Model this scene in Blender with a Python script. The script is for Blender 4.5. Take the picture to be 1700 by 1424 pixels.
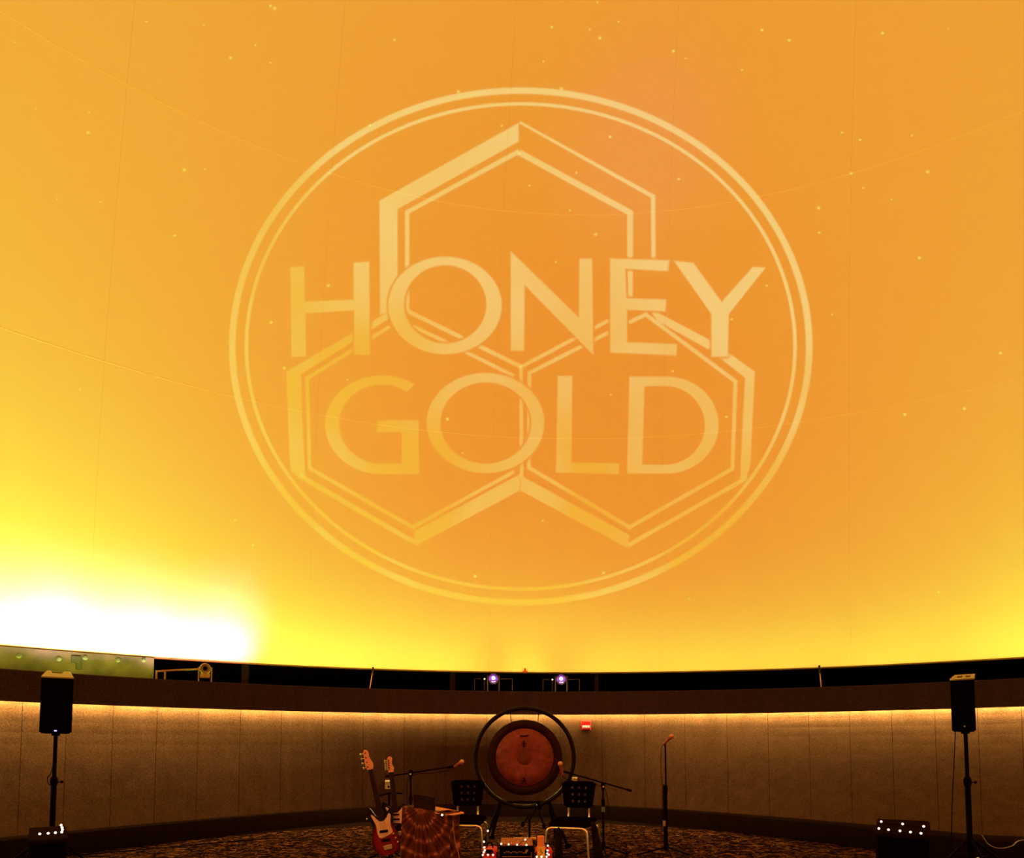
import bpy, bmesh, math, random
from math import sin, cos, pi, radians, sqrt, atan2
from mathutils import Vector, Matrix
from mathutils.geometry import tessellate_polygon
random.seed(7)
for o in list(bpy.data.objects): bpy.data.objects.remove(o)
S = bpy.context.scene; COL = S.collection
R = radians

# ------------------------------------------------------------------ camera, world, lights
EYE = 1.15; FP = 1100.0; PITCH = R(3.3); U = 1244.0
PY = U - FP*math.tan(PITCH)
cd = bpy.data.cameras.new('camera'); cam = bpy.data.objects.new('camera', cd); COL.objects.link(cam)
cam.location = (0, 0, EYE); cam.rotation_euler = (pi/2 + PITCH, 0, 0)
cd.sensor_width = 36; cd.sensor_fit = 'HORIZONTAL'; cd.lens = 36*FP/1700
cd.shift_y = (PY - 712)/1700; cd.clip_start = .05; cd.clip_end = 200
S.camera = cam
S.view_settings.view_transform = 'Standard'; S.view_settings.look = 'None'
S.view_settings.exposure = 0; S.view_settings.gamma = 1; S.view_settings.use_curve_mapping = False
w = bpy.data.worlds.new('world'); S.world = w; w.use_nodes = True
w.node_tree.nodes['Background'].inputs[0].default_value = (0, 0, 0, 1)

DX, DY, DZ, DR = 1.15, .05, 2.56, 12.0        # dome sphere
FX, FY, FR = .95, 1.5, 9.5                 # parapet ring

def ray(px, py):
    a = (px-850)/FP; b = (PY-py)/FP
    return Vector((a, cos(PITCH)-b*sin(PITCH), sin(PITCH)+b*cos(PITCH)))
def at(px, py, Y):
    r = ray(px, py); return Vector((0, 0, EYE)) + r*(Y/r.y)
def fl(px, Y): return Vector(((px-850)/FP*Y*.998, Y, 0))
def circ(az, cx, cy, r):
    """distance from the camera foot along azimuth az to a circle"""
    dx, dy = sin(az), cos(az); b = dx*cx+dy*cy
    return b + sqrt(max(b*b - (cx*cx+cy*cy-r*r), 0))
def on_ring(az, extra=0, z=0):
    d = circ(az, FX, FY, FR+extra); return Vector((d*sin(az), d*cos(az), z))
def on_dome_ring(az, r, z):
    d = circ(az, DX, DY, r); return Vector((d*sin(az), d*cos(az), z))
def az_of(px): return atan2((px-850)/FP, 1)

def area(name, loc, target, sx, sy, power, color, spread=180):
    l = bpy.data.lights.new(name, 'AREA'); l.shape = 'RECTANGLE'; l.size = sx; l.size_y = sy
    l.energy = power; l.color = color; l.spread = R(spread)
    o = bpy.data.objects.new(name, l); COL.objects.link(o); o.location = loc
    d = Vector(target)-Vector(loc)
    z = -d.normalized(); up = Vector((0, 0, 1)); x = up.cross(z).normalized(); y = z.cross(x)
    o.rotation_euler = Matrix((x, y, z)).transposed().to_euler()
    return o
YEL = (.58, 1, .075)
# cove lights standing behind the parapet, washing the foot of the dome
cove = [(-78, 1.6), (-70, 1.9), (-62, 2.2), (-54, 2.3), (-46, 2.4), (-39, 2.4), (-32, 2.1), (-25, 1.5), (-18, .95), (-11, .6), (-4, .42), (3, .42), (10, .42),
        (17, .42), (24, .42), (31, .5), (38, .75), (46, .9), (54, .9), (62, .8), (70, .8), (78, .8)]
for a, p in cove:
    az = R(a); loc = on_dome_ring(az, 11.3, 2.08); tg = on_dome_ring(az, 12.0, 3.6)
    area('cove_lamp', loc, tg, 1.35, .06, (19 if a < 4 else 14.5)*p**.5, YEL, 120)
for px, p in ((-640, 1), (-420, 1), (-200, 1), (0, 1), (160, 1.15), (325, 1.15)):
    az = az_of(px); loc = on_dome_ring(az, 11.42, 2.05); tg = on_dome_ring(az, 12.0, 2.93)
    area('white_flood', loc, tg, 1.5, .06, 11.5*p, (1, .95, .85), 45)
# broad uplights that carry the yellow up the left and right of the dome
for px, py, p in ((-500, 800, 440), (-150, 820, 460), (160, 880, 170), (1900, 900, 300), (2200, 800, 400)):
    az = az_of(px); loc = on_dome_ring(az, 11.4, 2.03); q = on_dome_ring(az, 11.2, 5.8)
    area('wide_uplight', loc, q, .6, .3, p*.11, YEL, 150)
# red stage lamps over the audience
def spot(name, loc, target, power, color, angle, blend=.6, size=.1):
    l = bpy.data.lights.new(name, 'SPOT'); l.energy = power; l.color = color; l.spot_size = R(angle)
    l.spot_blend = blend; l.shadow_soft_size = size
    o = bpy.data.objects.new(name, l); COL.objects.link(o); o.location = loc
    o.rotation_euler = (Vector(target)-Vector(loc)).to_track_quat('-Z', 'Y').to_euler(); return o
spot('stage_lamp', (-2.6, -2.5, 5.6), (-.6, 7.2, .7), 900, (1, .115, .085), 34)
spot('stage_lamp', (2.8, -2.0, 5.8), (.5, 7.6, .9), 520, (1, .13, .07), 44)

# ------------------------------------------------------------------ materials
def mat(name, col, rough=.6, spec=.3, metal=0, emit=None, es=1, noise=0, nscale=20, bump=0, stretch=None):
    m = bpy.data.materials.new(name); m.use_nodes = True; nt = m.node_tree; b = nt.nodes['Principled BSDF']
    b.inputs['Base Color'].default_value = (*col, 1); b.inputs['Roughness'].default_value = rough
    b.inputs['Specular IOR Level'].default_value = spec; b.inputs['Metallic'].default_value = metal
    if emit: b.inputs['Emission Color'].default_value = (*emit, 1); b.inputs['Emission Strength'].default_value = es
    if noise or bump:
        tc = nt.nodes.new('ShaderNodeTexCoord'); n = nt.nodes.new('ShaderNodeTexNoise')
        n.inputs['Scale'].default_value = nscale; n.inputs['Detail'].default_value = 4
        src = tc.outputs['Object']
        if stretch:
            mp = nt.nodes.new('ShaderNodeMapping'); mp.inputs['Scale'].default_value = stretch
            nt.links.new(src, mp.inputs[0]); src = mp.outputs[0]
        nt.links.new(src, n.inputs['Vector'])
        if noise:
            r = nt.nodes.new('ShaderNodeValToRGB')
            r.color_ramp.elements[0].position = .3; r.color_ramp.elements[1].position = .7
            r.color_ramp.elements[0].color = (*[c*(1-noise) for c in col], 1)
            r.color_ramp.elements[1].color = (*[min(1, c*(1+noise)) for c in col], 1)
            nt.links.new(n.outputs['Fac'], r.inputs[0]); nt.links.new(r.outputs[0], b.inputs['Base Color'])
        if bump:
            bp = nt.nodes.new('ShaderNodeBump'); bp.inputs['Strength'].default_value = bump; bp.inputs['Distance'].default_value = .01
            nt.links.new(n.outputs['Fac'], bp.inputs['Height']); nt.links.new(bp.outputs[0], b.inputs['Normal'])
    return m
BLACK = mat('black_plastic', (.0028, .0008, .0006), .9, .0, noise=.3, nscale=60)
BLACKM = mat('black_metal', (.005, .0016, .0012), .7, .01, noise=.2, nscale=40)
GRILLE = mat('grille_black', (.002, .0015, .0015), .9, .02, noise=.3, nscale=200)
TOPL = mat('speaker_top_lit', (.50, .40, .30), .55, .4, noise=.12, nscale=50)  # light falling on the black cabinet top, put into a pale colour
CHROME = mat('chrome', (.95, .92, .75), .32, .5, 1, noise=.05, nscale=10)
STEEL = mat('primer_steel', (.085, .036, .030), .6, .3, .2, noise=.45, nscale=3.5, bump=.2)
STEELD = mat('dark_bracket', (.035, .018, .014), .6, .2, noise=.2)
BOLT = mat('bolt_steel', (.11, .08, .06), .45, .4, .5, noise=.2, nscale=90)
MAPLE = mat('maple', (.72, .40, .26), .4, .4, noise=.12, nscale=30, stretch=(8, 8, 1))
ROSE = mat('rosewood', (.010, .004, .003), .5, .2, noise=.4, nscale=30, stretch=(8, 8, 1))
CREAM = mat('cream_pickguard', (.72, .62, .42), .4, .4, noise=.06, nscale=30)
REDP = mat('red_case', (.62, .03, .025), .5, .3, noise=.2, nscale=25)
PURPLE = mat('violet_lens', (.1, .02, .3), .2, .5, emit=(.30, .05, .9), es=.5, noise=.2)
LENSW = mat('lens_core', (.9, .9, 1), .2, .5, emit=(.75, .6, 1), es=7, noise=.05)
FIX = mat('fixture_housing', (.045, .009, .014), .6, .1, noise=.3, nscale=30)
AMBER = mat('amber_indicator', (1, .7, .3), .4, .2, emit=(1, .62, .25), es=4, noise=.05)
WARMB = mat('string_bulb', (1, .8, .6), .4, .2, emit=(1, .68, .45), es=3.2, noise=.05)
BLUEL = mat('blue_indicator', (.3, .3, 1), .4, .2, emit=(.35, .35, 1), es=2.5, noise=.05)
DIM = mat('dim_indicator', (.3, .2, .05), .4, .2, emit=(.3, .2, .04), es=.08, noise=.05)
LED = mat('led_strip', (1, .8, .4), .4, .2, emit=(1, .80, .22), es=385, noise=.05)
GREEN = mat('green_tape', (.10, .22, .07), .6, .2, noise=.2)
TANP = mat('tan_wall_plate', (.30, .22, .12), .5, .3, noise=.15)
ALARM = mat('alarm_red', (.75, .02, .03), .4, .3, noise=.15)
STROBE = mat('strobe_lens', (.95, .92, .85), .3, .5, emit=(1, .72, .45), es=.35, noise=.05)
WOOD = mat('pale_wood', (.75, .42, .14), .5, .3, noise=.2, nscale=30, stretch=(1, 8, 8))
YELC = mat('yellow_card', (.85, .62, .10), .6, .2, noise=.12)
ORAC = mat('orange_card_and_lit_edge', (.85, .35, .14), .6, .2, noise=.12)
PAPER = mat('pale_board', (.62, .33, .2), .6, .2, noise=.2, nscale=40)
BEIGE = mat('galvanised_motor', (.62, .44, .28), .4, .5, .4, noise=.4, nscale=60)
PIPE = mat('tan_pipe', (.55, .28, .20), .5, .3, noise=.2, nscale=40)
MARK = mat('dark_ink', (.03, .006, .005), .7, .1, noise=.2)

def wall_mat(name, col, stain=.25):
    m = bpy.data.materials.new(name); m.use_nodes = True; nt = m.node_tree; N = nt.nodes; L = nt.links
    b = N['Principled BSDF']; b.inputs['Roughness'].default_value = .9; b.inputs['Specular IOR Level'].default_value = .0
    g = N.new('ShaderNodeNewGeometry')
    mp = N.new('ShaderNodeMapping'); mp.inputs['Scale'].default_value = (6, 6, .5); L.new(g.outputs['Position'], mp.inputs[0])
    n1 = N.new('ShaderNodeTexNoise'); n1.inputs['Scale'].default_value = 1.0; n1.inputs['Detail'].default_value = 3; L.new(mp.outputs[0], n1.inputs[0])
    n2 = N.new('ShaderNodeTexNoise'); n2.inputs['Scale'].default_value = 55; n2.inputs['Detail'].default_value = 2; L.new(g.outputs['Position'], n2.inputs[0])
    def ramp(src, lo, hi):
        r = N.new('ShaderNodeMapRange'); r.inputs[1].default_value = .3; r.inputs[2].default_value = .7
        r.inputs[3].default_value = lo; r.inputs[4].default_value = hi; L.new(src, r.inputs[0]); return r.outputs[0]
    mu = N.new('ShaderNodeMath'); mu.operation = 'MULTIPLY'
    L.new(ramp(n1.outputs['Fac'], 1-stain, 1+stain), mu.inputs[0]); L.new(ramp(n2.outputs['Fac'], .7, 1.3), mu.inputs[1])
    v = N.new('ShaderNodeVectorMath'); v.operation = 'SCALE'; v.inputs[0].default_value = col; L.new(mu.outputs[0], v.inputs['Scale'])
    L.new(v.outputs[0], b.inputs['Base Color'])
    bp = N.new('ShaderNodeBump'); bp.inputs['Strength'].default_value = .35; bp.inputs['Distance'].default_value = .01
    L.new(n2.outputs['Fac'], bp.inputs['Height']); L.new(bp.outputs[0], b.inputs['Normal'])
    return m
WALL = wall_mat('wall_fabric', (.057, .027, .017), .13)
FASC = wall_mat('parapet_fabric', (.050, .030, .045), .08)
PLINTH = wall_mat('dark_base', (.011, .0050, .0032), .1)
DARK = wall_mat('recess_black', (.008, .002, .002), .1)

def carpet():
    m = bpy.data.materials.new('patterned_carpet'); m.use_nodes = True; nt = m.node_tree; N = nt.nodes; L = nt.links
    b = N['Principled BSDF']; b.inputs['Roughness'].default_value = .95; b.inputs['Specular IOR Level'].default_value = .0
    g = N.new('ShaderNodeNewGeometry')
    n = N.new('ShaderNodeTexNoise'); n.inputs['Scale'].default_value = 10; n.inputs['Detail'].default_value = 5; n.inputs['Roughness'].default_value = .75; n.inputs['Distortion'].default_value = 1.5
    L.new(g.outputs['Position'], n.inputs[0])
    v = N.new('ShaderNodeTexVoronoi'); v.feature = 'DISTANCE_TO_EDGE'; v.inputs['Scale'].default_value = 6; L.new(n.outputs['Color'], v.inputs['Vector'])
    r = N.new('ShaderNodeValToRGB'); e = r.color_ramp.elements
    e[0].position = .455; e[0].color = (.005, .002, .0015, 1); e[1].position = .60; e[1].color = (.13, .046, .020, 1)
    x = e.new(.52); x.color = (.013, .0055, .004, 1)
    L.new(n.outputs['Fac'], r.inputs[0]); L.new(r.outputs[0], b.inputs['Base Color'])
    return m
CARPET = carpet()

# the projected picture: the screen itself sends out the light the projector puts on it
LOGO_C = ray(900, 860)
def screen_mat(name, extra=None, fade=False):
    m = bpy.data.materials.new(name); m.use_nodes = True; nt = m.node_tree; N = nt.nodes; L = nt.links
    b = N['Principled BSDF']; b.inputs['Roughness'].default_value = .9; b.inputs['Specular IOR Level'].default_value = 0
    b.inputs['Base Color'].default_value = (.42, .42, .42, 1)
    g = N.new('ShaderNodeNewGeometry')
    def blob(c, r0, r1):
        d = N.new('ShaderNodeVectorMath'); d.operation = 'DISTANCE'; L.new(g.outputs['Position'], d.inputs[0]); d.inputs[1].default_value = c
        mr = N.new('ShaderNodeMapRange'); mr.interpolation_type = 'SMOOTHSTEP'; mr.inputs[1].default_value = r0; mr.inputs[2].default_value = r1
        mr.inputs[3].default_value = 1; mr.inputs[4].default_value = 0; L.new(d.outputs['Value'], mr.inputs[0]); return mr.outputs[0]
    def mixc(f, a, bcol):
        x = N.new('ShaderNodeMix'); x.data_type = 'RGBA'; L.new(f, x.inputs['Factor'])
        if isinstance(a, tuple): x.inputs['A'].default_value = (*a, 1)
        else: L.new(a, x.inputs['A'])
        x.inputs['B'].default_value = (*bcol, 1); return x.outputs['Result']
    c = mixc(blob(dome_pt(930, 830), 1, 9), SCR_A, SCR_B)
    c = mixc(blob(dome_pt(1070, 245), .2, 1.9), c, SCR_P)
    if extra:
        n = N.new('ShaderNodeTexNoise'); n.inputs['Scale'].default_value = .55; n.inputs['Detail'].default_value = 1; L.new(g.outputs['Position'], n.inputs[0])
        mr = N.new('ShaderNodeMapRange'); mr.inputs[1].default_value = .42; mr.inputs[2].default_value = .58; L.new(n.outputs['Fac'], mr.inputs[0])
        # the gold foil in the picture: pale toward the top right, deeper toward the bottom left
        sp = N.new('ShaderNodeSeparateXYZ'); L.new(g.outputs['Position'], sp.inputs[0])
        ad = N.new('ShaderNodeMath'); ad.operation = 'MULTIPLY_ADD'; L.new(sp.outputs['X'], ad.inputs[0]); ad.inputs[1].default_value = .35; L.new(sp.outputs['Z'], ad.inputs[2])
        m2 = N.new('ShaderNodeMapRange'); m2.inputs[1].default_value = 6.6; m2.inputs[2].default_value = 10.6; L.new(ad.outputs[0], m2.inputs[0])
        m3 = N.new('ShaderNodeMath'); m3.operation = 'MULTIPLY_ADD'; L.new(mr.outputs[0], m3.inputs[0]); m3.inputs[1].default_value = .35; L.new(m2.outputs[0], m3.inputs[2]); m3.use_clamp = True
        e = mixc(m3.outputs[0], extra[0], extra[1])
        s = N.new('ShaderNodeVectorMath'); s.operation = 'ADD'; L.new(c, s.inputs[0]); L.new(e, s.inputs[1]); c = s.outputs[0]
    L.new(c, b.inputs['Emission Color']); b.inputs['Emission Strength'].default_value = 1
    if fade:
        # light that the projector adds on top of the screen: purely additive
        N.remove(b); tr = N.new('ShaderNodeBsdfTransparent'); em = N.new('ShaderNodeEmission'); sh = N.new('ShaderNodeAddShader')
        L.new(e, em.inputs['Color']); L.new(tr.outputs[0], sh.inputs[0]); L.new(em.outputs[0], sh.inputs[1]); L.new(sh.outputs[0], N['Material Output'].inputs['Surface'])
        a = N.new('ShaderNodeAttribute'); a.attribute_name = 'fade'
        mr = N.new('ShaderNodeMapRange'); mr.interpolation_type = 'SMOOTHSTEP'; L.new(a.outputs['Fac'], mr.inputs[0]); mr.inputs[4].default_value = fade
        L.new(mr.outputs[0], em.inputs['Strength'])
    if False:
        a = N.new('ShaderNodeAttribute'); a.attribute_name = 'fade'
        mr = N.new('ShaderNodeMapRange'); mr.interpolation_type = 'SMOOTHSTEP'; L.new(a.outputs['Fac'], mr.inputs[0]); mr.inputs[4].default_value = fade
        L.new(mr.outputs[0], b.inputs['Alpha'])
    return m
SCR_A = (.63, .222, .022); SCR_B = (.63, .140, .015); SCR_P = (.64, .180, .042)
def dome_pt(px, py, inset=0):
    d = ray(px, py).normalized(); o = Vector((0, 0, EYE))-Vector((DX, DY, DZ)); r = DR-inset
    b = o.dot(d); c = o.dot(o)-r*r
    return Vector((0, 0, EYE)) + d*(-b+sqrt(b*b-c))
SCREEN = screen_mat('projection_screen'); SEAM = mat('seam_lip_lit', (.55, .55, .55), .8, .1, emit=(.60, .215, .02), noise=.03)  # seam paler than the screen: uplight caught by the lip, put into its colour
GOLD = screen_mat('projected_gold', ((.018, .085, .006), (.045, .20, .105)), 1.0)
STAR = screen_mat('projected_star', ((.09, .26, .03), (.09, .28, .07)), 1.0)

# ------------------------------------------------------------------ mesh helpers
def link(name, bm, m, parent=None, smooth=False, mats=None):
    me = bpy.data.meshes.new(name); bmesh.ops.recalc_face_normals(bm, faces=bm.faces[:]) if smooth != 'raw' else None
    bm.to_mesh(me); bm.free()
    if m: me.materials.append(m)
    if smooth is True:
        for p in me.polygons: p.use_smooth = True
    o = bpy.data.objects.new(name, me); COL.objects.link(o)
    if parent: o.parent = parent
    return o
def tag(o, label=None, cat=None, group=None, kind=None):
    if label: o['label'] = label
    if cat: o['category'] = cat
    if group: o['group'] = group
    if kind: o['kind'] = kind
    return o
def thing(name, label, cat, loc, rz=0, group=None):
    o = bpy.data.objects.new(name, None); COL.objects.link(o); o.empty_display_size = .1
    o.location = loc; o.rotation_euler = (0, 0, rz); return tag(o, label, cat, group)
def B(): return bmesh.new()
def box(bm, c, s, bev=0, rot=None, top=None):
    vs = []
    for z in (-1, 1):
        k = top if (top and z > 0) else (1, 1)
        for x, y in ((-1, -1), (1, -1), (1, 1), (-1, 1)):
            v = Vector((x*s[0]/2*k[0], y*s[1]/2*k[1], z*s[2]/2))
            if rot: v = rot @ v
            vs.append(bm.verts.new(v+Vector(c)))
    fs = [bm.faces.new([vs[i] for i in q]) for q in ((3, 2, 1, 0), (4, 5, 6, 7), (0, 1, 5, 4), (1, 2, 6, 5), (2, 3, 7, 6), (3, 0, 4, 7))]
    if bev:
        es = list({e for f in fs for e in f.edges})
        bmesh.ops.bevel(bm, geom=es, offset=bev, segments=2, affect='EDGES', profile=.5)
    return bm
def tube(bm, pts, r, n=8, closed=False, cap=True):
    pts = [Vector(p) for p in pts]; m = len(pts); rr = r if isinstance(r, (list, tuple)) else [r]*m
    rings = []; prev = None
    for i, p in enumerate(pts):
        a = pts[(i-1) % m] if (closed or i > 0) else p; c = pts[(i+1) % m] if (closed or i < m-1) else p
        t = (c-a).normalized()
        if prev is None:
            u = t.cross(Vector((0, 0, 1)))
            if u.length < .1: u = t.cross(Vector((1, 0, 0)))
        else: u = prev - t*prev.dot(t)
        u.normalize(); prev = u; v = t.cross(u)
        rings.append([bm.verts.new(p+(u*cos(2*pi*k/n)+v*sin(2*pi*k/n))*rr[i]) for k in range(n)])
    for i in range(m if closed else m-1):
        A, C = rings[i], rings[(i+1) % m]
        for k in range(n): bm.faces.new((A[k], A[(k+1) % n], C[(k+1) % n], C[k]))
    if cap and not closed: bm.faces.new(rings[0][::-1]); bm.faces.new(rings[-1])
    return bm
def lathe(bm, prof, n=24, M=None):
    rings = []
    for r, z in prof:
        ring = [Vector((max(r, 1e-4)*cos(2*pi*k/n), max(r, 1e-4)*sin(2*pi*k/n), z)) for k in range(n)]
        rings.append([bm.verts.new(M @ v if M else v) for v in ring])
    for A, C in zip(rings, rings[1:]):
        for k in range(n): bm.faces.new((A[k], A[(k+1) % n], C[(k+1) % n], C[k]))
    bm.faces.new(rings[0][::-1]); bm.faces.new(rings[-1])
    return bm
def ball(bm, c, r, n=10, s=(1, 1, 1)):
    prof = [(r*sin(pi*i/6), -r*cos(pi*i/6)) for i in range(7)]
    return lathe(bm, prof, n, Matrix.Translation(c) @ Matrix.Diagonal((*s, 1)))
def prism(bm, poly, y0, y1, M=None, bev=0):
    """2-D outline in x,z extruded along y"""
    a = [Vector((x, y0, z)) for x, z in poly]; b = [Vector((x, y1, z)) for x, z in poly]
    if M: a = [M @ v for v in a]; b = [M @ v for v in b]
    va = [bm.verts.new(v) for v in a]; vb = [bm.verts.new(v) for v in b]; n = len(poly)
    f1 = bm.faces.new(va); f2 = bm.faces.new(vb[::-1])
    for i in range(n): bm.faces.new((va[i], vb[i], vb[(i+1) % n], va[(i+1) % n]))
    if bev:
        bmesh.ops.bevel(bm, geom=list(f1.edges)+list(f2.edges), offset=bev, segments=2, affect='EDGES')
    return bm
def smooth_loop(p, k=4):
    out = []; n = len(p)
    for i in range(n):
        a, b, c, d = (Vector(p[(i+j-1) % n]) for j in range(4))
        for s in range(k):
            t = s/k
            out.append(tuple(.5*((2*b)+(-a+c)*t+(2*a-5*b+4*c-d)*t*t+(-a+3*b-3*c+d)*t**3)))
    return out
def smooth_path(p, k=6):
    p = [Vector(v) for v in p]; q = [p[0]*2-p[1]]+p+[p[-1]*2-p[-2]]; out = []
    for i in range(1, len(q)-2):
        a, b, c, d = q[i-1:i+3]
        for s in range(k):
            t = s/k; out.append(.5*((2*b)+(-a+c)*t+(2*a-5*b+4*c-d)*t*t+(-a+3*b-3*c+d)*t**3))
    out.append(p[-1]); return out
def strip(bm, A, Bq):
    """quads between two polylines"""
    a = [bm.verts.new(v) for v in A]; b = [bm.verts.new(v) for v in Bq]
    for i in range(len(a)-1): bm.faces.new((a[i], a[i+1], b[i+1], b[i]))
    return bm
def lofted(bm, loops):
    rows = [[bm.verts.new(v) for v in l] for l in loops]
    for a, b in zip(rows, rows[1:]):
        for i in range(len(a)-1): bm.faces.new((a[i], a[i+1], b[i+1], b[i]))
    return bm

# ------------------------------------------------------------------ the dome
ceiling = bpy.data.objects.new('ceiling', None); COL.objects.link(ceiling)
tag(ceiling, 'panelled planetarium dome glowing orange and yellow with a projected logo', kind='structure')
lats = [0, R(9.5), R(21.6), R(33.5), R(46), R(58), R(69), R(80)]
# latitude seams seen at y~727 and y~352 in the middle of the photograph
lats[2] = math.asin((dome_pt(870, 727).z-DZ)/DR); lats[3] = math.asin((dome_pt(860, 352).z-DZ)/DR); lats[1] = lats[2]*.0+lats[2]/2
lats = [0, lats[2], lats[3], lats[3]+R(15), lats[3]+R(30), R(80)]
NM = 24; off = R(7.5)
def sph(lo, la, r=DR): return Vector((DX+r*sin(lo)*cos(la), DY+r*cos(lo)*cos(la), DZ+r*sin(la)))
for i in range(len(lats)-1):
    for k in range(NM):
        g = .0011/DR
        la0, la1 = lats[i]+(g*1.4 if i else 0), lats[i+1]-g*1.4
        w_ = g/cos((la0+la1)/2)
        lo0, lo1 = off+2*pi*k/NM+w_*.5, off+2*pi*(k+1)/NM-w_*.5
        bm = B(); n1 = 20
        lofted(bm, [[sph(lo0+(lo1-lo0)*a/n1, la0+(la1-la0)*b/n1) for a in range(n1+1)] for b in range(n1+1)])
        link('panel', bm, SCREEN, ceiling, True)
bm = B(); lathe(bm, [(DR*cos(R(80)), 0), (.01, DR*(1-sin(R(80))))], 48, Matrix.Translation((DX, DY, DZ+DR*sin(R(80)))))
link('panel', bm, SCREEN, ceiling, True)
bm = B(); n1 = 96
lofted(bm, [[sph(2*pi*a/n1, R(88)*b/24, DR+.03) for a in range(n1+1)] for b in range(25)])
o = link('backing_shell', bm, mat('shell_back', (.25, .12, .06), .9, 0, noise=.1), ceiling, True)
for la in lats[1:3]:
    bm = B(); tube(bm, [sph(2*pi*i/240, la, DR) for i in range(240)], .0035, 6, True); link('seam_lip', bm, SEAM, ceiling, True)
# --- projected logo, each stroke a thin printed-light piece lying on the dome
def proj_mesh(name, bm2, inset, m, parent):
    """bm2 holds pixel coordinates in x,y and the fade weight in a float layer"""
    cut = name == 'logo_hexagon'
    for _ in range(9):
        long = [e for e in bm2.edges if e.calc_length() > (7 if cut else 20)]
        if not long: break
        bmesh.ops.subdivide_edges(bm2, edges=long, cuts=1, use_grid_fill=False)
        bmesh.ops.triangulate(bm2, faces=[f for f in bm2.faces if len(f.verts) > 3])
    if cut:   # the letters cover the cells behind them
        fl_ = bm2.verts.layers.float['fade']
        for v in bm2.verts: v[fl_] *= open_sky(v.co.x, v.co.y)
    for v in bm2.verts: v.co = dome_pt(v.co.x, v.co.y, inset)
    me = bpy.data.meshes.new(name); bm2.to_mesh(me); bm2.free(); me.materials.append(m)
    for p in me.polygons: p.use_smooth = True
    o = bpy.data.objects.new(name, me); COL.objects.link(o); o.parent = parent
    return o
def inside(p, x, y):
    c = False
    for i in range(len(p)):
        (x1, y1), (x2, y2) = p[i-1], p[i]
        if (y1 > y) != (y2 > y) and x < (x2-x1)*(y-y1)/(y2-y1)+x1: c = not c
    return c
def edge_d(p, x, y):
    b = 1e9
    for i in range(len(p)):
        (x1, y1), (x2, y2) = p[i-1], p[i]; dx, dy = x2-x1, y2-y1; t = max(0, min(1, ((x-x1)*dx+(y-y1)*dy)/(dx*dx+dy*dy+1e-9)))
        b = min(b, (x-x1-t*dx)**2+(y-y1-t*dy)**2)
    return sqrt(b)
LETTERS = []
def open_sky(x, y):
    f = 1
    for p, h, bb in LETTERS:
        if not (bb[0]-6 < x < bb[2]+6 and bb[1]-6 < y < bb[3]+6): continue
        ins = inside(p, x, y) and not (h and inside(h, x, y)); d = edge_d(p, x, y)
        if h: d = min(d, edge_d(h, x, y))
        f = min(f, 0 if ins else min(1, max(0, (d-1)/4)))
    return f
def offset_loop(p, d):
    n = len(p); out = []
    A = sum(p[i][0]*p[(i+1) % n][1]-p[(i+1) % n][0]*p[i][1] for i in range(n)); s = 1 if A > 0 else -1
    for i in range(n):
        a = Vector(p[i-1]); b = Vector(p[i]); c = Vector(p[(i+1) % n])
        n1 = (b-a).normalized(); n2 = (c-b).normalized()
        q1 = Vector((n1.y, -n1.x))*s; q2 = Vector((n2.y, -n2.x))*s
        m = (q1+q2); l = m.length
        if l < 1e-3: out.append(tuple(b+q1*d)); continue
        m /= l; k = d/max(m.dot(q1), .35); out.append(tuple(b+m*k))
    return out
def poly_piece(name, p, inset, m, parent, hole=None, f=2.0):
    bm = B(); fl_ = bm.verts.layers.float.new('fade')
    def loop(pts, val):
        vs = []
        for x, y in pts:
            v = bm.verts.new((x, y, 0)); v[fl_] = val; vs.append(v)
        return vs
    def band(a, b):
        for i in range(len(a)): bm.faces.new((a[i], a[(i+1) % len(a)], b[(i+1) % len(a)], b[i]))
    ou = loop(offset_loop(p, f), 0); inn = loop(offset_loop(p, -f), 1); band(ou, inn)
    if hole:
        ho = loop(offset_loop(hole, -f), 0); hi = loop(offset_loop(hole, f), 1); band(ho, hi); band(hi, inn)
    else:
        for tri in tessellate_polygon([[v.co for v in inn]]):
            try: bm.faces.new([inn[i] for i in tri])
            except ValueError: pass
    return proj_mesh(name, bm, inset, m, parent)
def ell(cx, cy, a, b, n=96, t0=0, t1=2*pi, ends=False):
    k = n if not ends else n+1
    return [(cx+a*cos(t0+(t1-t0)*i/n), cy+b*sin(t0+(t1-t0)*i/n)) for i in range(k)]
def path_piece(name, pts, wd, inset, m, parent, f=1.8):
    """poly-line stroke of the given widths (px)"""
    n = len(pts); W = wd if isinstance(wd, (list, tuple)) else [wd]*n; Lf, Rt = [], []
    for i in range(n):
        a = Vector(pts[max(i-1, 0)]); b = Vector(pts[i]); c = Vector(pts[min(i+1, n-1)])
        if i == 0: q = (c-b).normalized()
        elif i == n-1: q = (b-a).normalized()
        else: q = ((b-a).normalized()+(c-b).normalized()).normalized()
        nn = Vector((-q.y, q.x)); k = 1
        if 0 < i < n-1: k = 1/max(nn.dot(Vector((-(b-a).normalized().y, (b-a).normalized().x))), .5)
        Lf.append(tuple(b+nn*W[i]/2*k)); Rt.append(tuple(b-nn*W[i]/2*k))
    return poly_piece(name, Lf+Rt[::-1], inset, m, parent, f=min(f, min(W)*.42))
logo = ceiling
I1, I2 = .010, .014
C0 = (864.5, 575)
def ringp(a, b): return ell(*C0, a, b, 120)
poly_piece('logo_ring', ringp(484.5, 430), I1, GOLD, logo, ringp(473.5, 419.5))
poly_piece('logo_ring', ringp(458.5, 405.5), I1, GOLD, logo, ringp(452.5, 400), f=1.6)
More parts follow.
